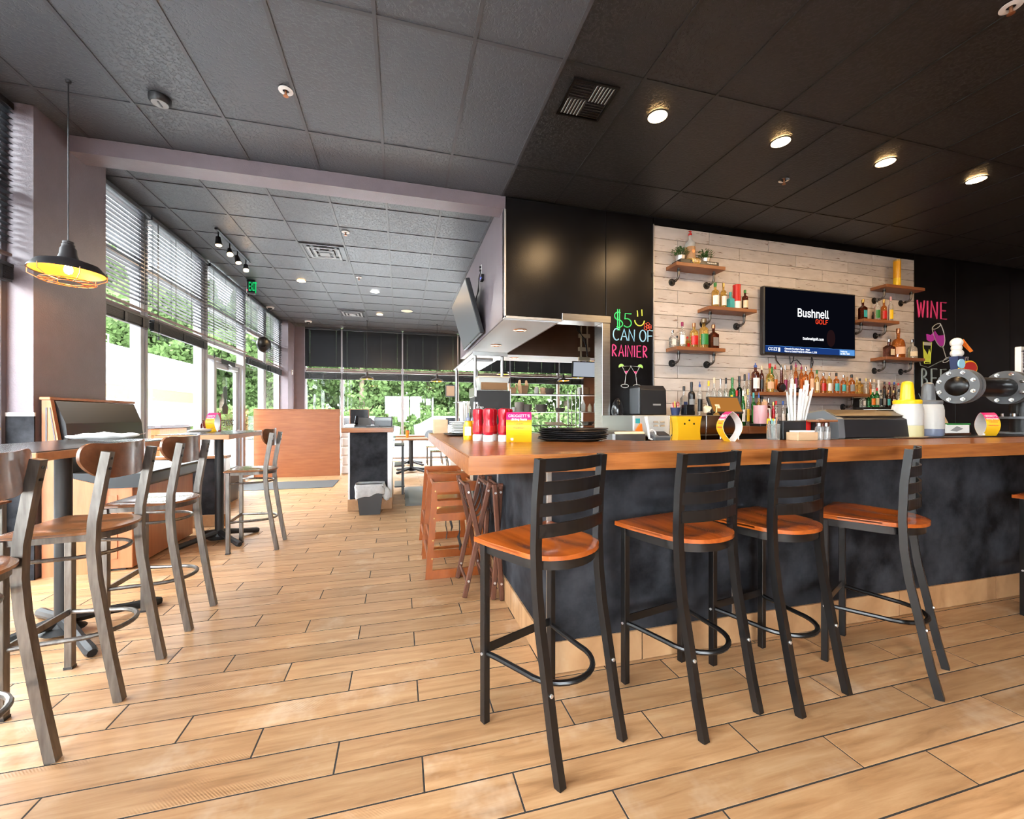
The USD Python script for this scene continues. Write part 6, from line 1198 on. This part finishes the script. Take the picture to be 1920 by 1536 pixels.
# ---------------------------------------------------------------- outside
gr = B().box(-70, 60, -40, 110, -.30, -.16).build('ground', 'asphalt', None, kind='structure', label='pale parking lot outside the windows')
sw = B().box(-6.5, -3.06, -6, 40, -.16, -.02).box(-3.2, 12, 12.32, 15.5, -.16, -.02).build('sidewalk', 'concrete', None, kind='structure', label='pale concrete sidewalk along the windows')
tr_ = thing('box_trailer', 'long white box trailer with pale yellow band outside the side windows', 'trailer')
B().box(-12.9, -10.4, -12, 25.4, .75, 3.98, .02).build('trailer_box', 'trailer_white', tr_); B().box(-10.405, -10.39, -12, 25.38, 1.93, 2.46).build('yellow_band', 'trailer_yellow', tr_)
for z in (1.91, 2.47): B().box(-10.405, -10.385, -12, 25.38, z, z + .025).build('band_line', 'grey', tr_)
B().box(-12.8, -10.5, -12, 25.2, .35, .75).build('chassis', 'black_iron', tr_)
for y in (-8, -6.8, 2, 16.5, 17.7, 23.2): B().cyl((-10.8, y, .34), (-10.45, y, .34), .50, 24).build('wheel', 'black_plastic', tr_, 40)
B().tube([(-11.0, 19.0, 3.98), (-11.0, 19.0, 4.45), (-11.0, 19.8, 4.45), (-11.0, 19.8, 3.98)], .03, 8).tube([(-11.0, 19.0, 4.22), (-11.0, 19.8, 4.22)], .02, 8).build('roof_rail', 'white', tr_, 40)
def planter(label, y0, y1):
    t = thing('planter', label, 'planter', (-5.0, y0, -.02), group='wooden planters outside the side windows')
    for k in range(7): B().box(-.3, .3, 0, y1 - y0, .02 + k * .145, .155 + k * .145, .004).build('slat', 'booth_wood', t)
    B().box(-.34, .34, -.04, y1 - y0 + .04, 1.04, 1.10, .004).build('cap', 'frame_dark', t)
planter('wooden planter outside the first bay beyond the near pillar', 8.6, 9.7); planter('wooden planter outside the second bay beyond the near pillar', 10.0, 11.1)
rl = thing('wooden_railing', 'white bench and orange railing outside past the entrance', 'railing'); 
for z in (.62, .45): B().box(-5.4, -5.3, 14.5, 20, z, z + .09).build('rail', 'booth_wood', rl)
for y in (14.6, 16.4, 18.2, 19.9): B().box(-5.42, -5.28, y, y + .12, -.02, .75).build('post', 'white', rl)
B().box(-5.2, -4.7, 14.8, 19.5, .10, .20).build('bench_board', 'white', rl)
def tree_proto(label, seed, h, r0, loc, kind):
    t = thing('conifer' if kind else 'leafy_tree', label, 'tree', loc, group='trees beyond the parking lot'); r_ = np.random.default_rng(seed)
    B().tube([(0, 0, 0), (.05, 0, h * .3), (-.05, .05, h * .7), (0, 0, h * .97)], [.24, .19, .10, .02], 8).build('trunk', 'bark', t, 40)
    P = []; N = 15000
    if kind:
        while len(P) < N:
            u = r_.uniform(.06, 1) ; z = h * u; R = r0 * (1 - u) ** .75 + .15; a = r_.uniform(0, 2 * math.pi); lump = .72 + .28 * math.sin(a * 5 + z * 2.3) * math.sin(z * 3.1 + seed); q = r_.uniform(.35, 1) ** .6 * R * lump
            P.append((q * math.cos(a), q * math.sin(a), z - q * .35))
    else:
        cs = [(r_.normal(0, r0 * .42), r_.normal(0, r0 * .42), h * r_.uniform(.30, .92), r0 * r_.uniform(.30, .52)) for _ in range(26)]
        while len(P) < N:
            c = cs[r_.integers(26)]; d = r_.normal(size=3); d /= np.linalg.norm(d); P.append((c[0] + d[0] * c[3], c[1] + d[1] * c[3], c[2] + d[2] * c[3] * .8))
    P = np.array(P); P[:, 2] = np.maximum(P[:, 2], .4); n = len(P); d = r_.normal(size=(n, 3)); d[:, 2] -= .6 * kind; d /= np.linalg.norm(d, axis=1, keepdims=True); s_ = np.cross(d, r_.normal(size=(n, 3))); s_ /= np.linalg.norm(s_, axis=1, keepdims=True)
    L_ = r_.uniform(.20, .44, (n, 1)); w_ = L_ * (.34 if kind else .42); V = np.stack([P, P + d * L_ * .5 + s_ * w_, P + d * L_, P + d * L_ * .5 - s_ * w_], 1).reshape(-1, 3); k = np.arange(n)[:, None] * 4
    F = np.vstack([np.hstack([k, k + 1, k + 2]), np.hstack([k, k + 2, k + 3])])
    B().add(trimesh.Trimesh(V, F, process=False)).build('foliage', 'leaf', t, kind='stuff'); return t
pr_ = [tree_proto('tall drooping conifer seen at the left end of the far windows', 1, 15, 3.4, (-7.8, 34, -.16), 1), tree_proto('tall conifer seen over the far dining tables', 2, 13.5, 3.2, (2.2, 34, -.16), 1),
       tree_proto('round bushy tree seen behind the host stand', 3, 11, 3.6, (-2.8, 33, -.16), 0), tree_proto('pale round tree seen between far mullion and pass shelf', 4, 9.5, 3.2, (6.6, 32, -.16), 0)]
spots = [(-12.6, 35, 3, 1.0), (-17, 45, 2, 1.2), (-21, 55, 1, 1.25), (-26, 47, 0, 1.15), (-33, 60, 2, 1.5), (-40, 66, 1, 1.6), (-11, 44, 0, 1.1), (-2.5, 43, 1, 1.2), (5.5, 42, 0, 1.15), (11, 33, 2, 1.0), (16.5, 40, 3, 1.5), (13, 45, 0, 1.2), (19, 32, 1, 1.0), (23, 42, 2, 1.35), (28, 36, 3, 1.5), (-17.5, 35, 3, 1.1), (-27, 38, 3, 1.2), (-29, 54, 1, 1.3), (-7, 50, 2, 1.35), (2, 52, 3, 1.9), (9, 56, 2, 1.5), (-14, 54, 3, 1.8), (18, 54, 3, 2.0), (-1, 60, 2, 1.7)]
wd = ['behind the trailer roof', 'over the far room']
for i, (x, y, k, s_) in enumerate(spots):
    kind = ('drooping conifer', 'slender conifer', 'broad bushy tree', 'small pale tree')[k]
    where = 'seen through the kitchen windows' if x > 8 else 'seen through the far room windows' if x > -9 else 'seen over the trailer through the side windows'
    xs = sorted(p[0] for p in spots if (p[0] > 8, p[0] > -9) == (x > 8, x > -9)); dup(pr_[k], (x, y, -.16), (i * 67) % 360, f'{kind} {where}, {ORD[xs.index(x)]} from the left there', scale=(s_, s_, s_))
hd_ = thing('hedge', 'low green hedge along the far edge of the lot', 'hedge', (0, 29, -.16)); r_ = np.random.default_rng(9); n = 6000; P = np.c_[r_.uniform(-14, 24, n), r_.uniform(-.8, .8, n), r_.uniform(.1, 1.9, n)]
d = r_.normal(size=(n, 3)); d /= np.linalg.norm(d, axis=1, keepdims=True); s_ = np.cross(d, r_.normal(size=(n, 3))); s_ /= np.linalg.norm(s_, axis=1, keepdims=True); V = np.stack([P, P + d * .2 + s_ * .12, P + d * .4, P + d * .2 - s_ * .12], 1).reshape(-1, 3); k = np.arange(n)[:, None] * 4
B().add(trimesh.Trimesh(V, np.vstack([np.hstack([k, k + 1, k + 2]), np.hstack([k, k + 2, k + 3])]), process=False)).build('foliage', 'leaf', hd_, kind='stuff')
dup(hd_, (2, 46, -.16), 0, 'tall hedge filling the gaps behind the trees', scale=(2.2, 2.2, 2.6))
for i, (x, c) in enumerate(((-2.2, 'white'), (3.0, 'trailer_white'))):
    t = thing('parked_car', ('white parked car seen left of the far mullion', 'pale parked car seen right of the far mullion')[i], 'car', (x, 25.5, -.16), 0, 'parked cars')
    B().prism(Polygon([(-2.1, .35), (2.1, .35), (2.15, .75), (1.3, .90), (.7, 1.38), (-1.0, 1.40), (-1.8, .95), (-2.15, .85)]).buffer(.05), 'y', -.85, .85).build('car_body', c, t, 30)
    B().prism(Polygon([(-.95, .95), (1.05, .95), (.62, 1.32), (-.92, 1.34)]), 'y', -.91, .91).build('side_windows', 'black_gloss', t)
    for xx in (-1.3, 1.3):
        for yy in (-.92, .72): B().cyl((xx, yy, .32), (xx, yy + .2, .32), .32, 20).build('wheel', 'black_plastic', t, 40)
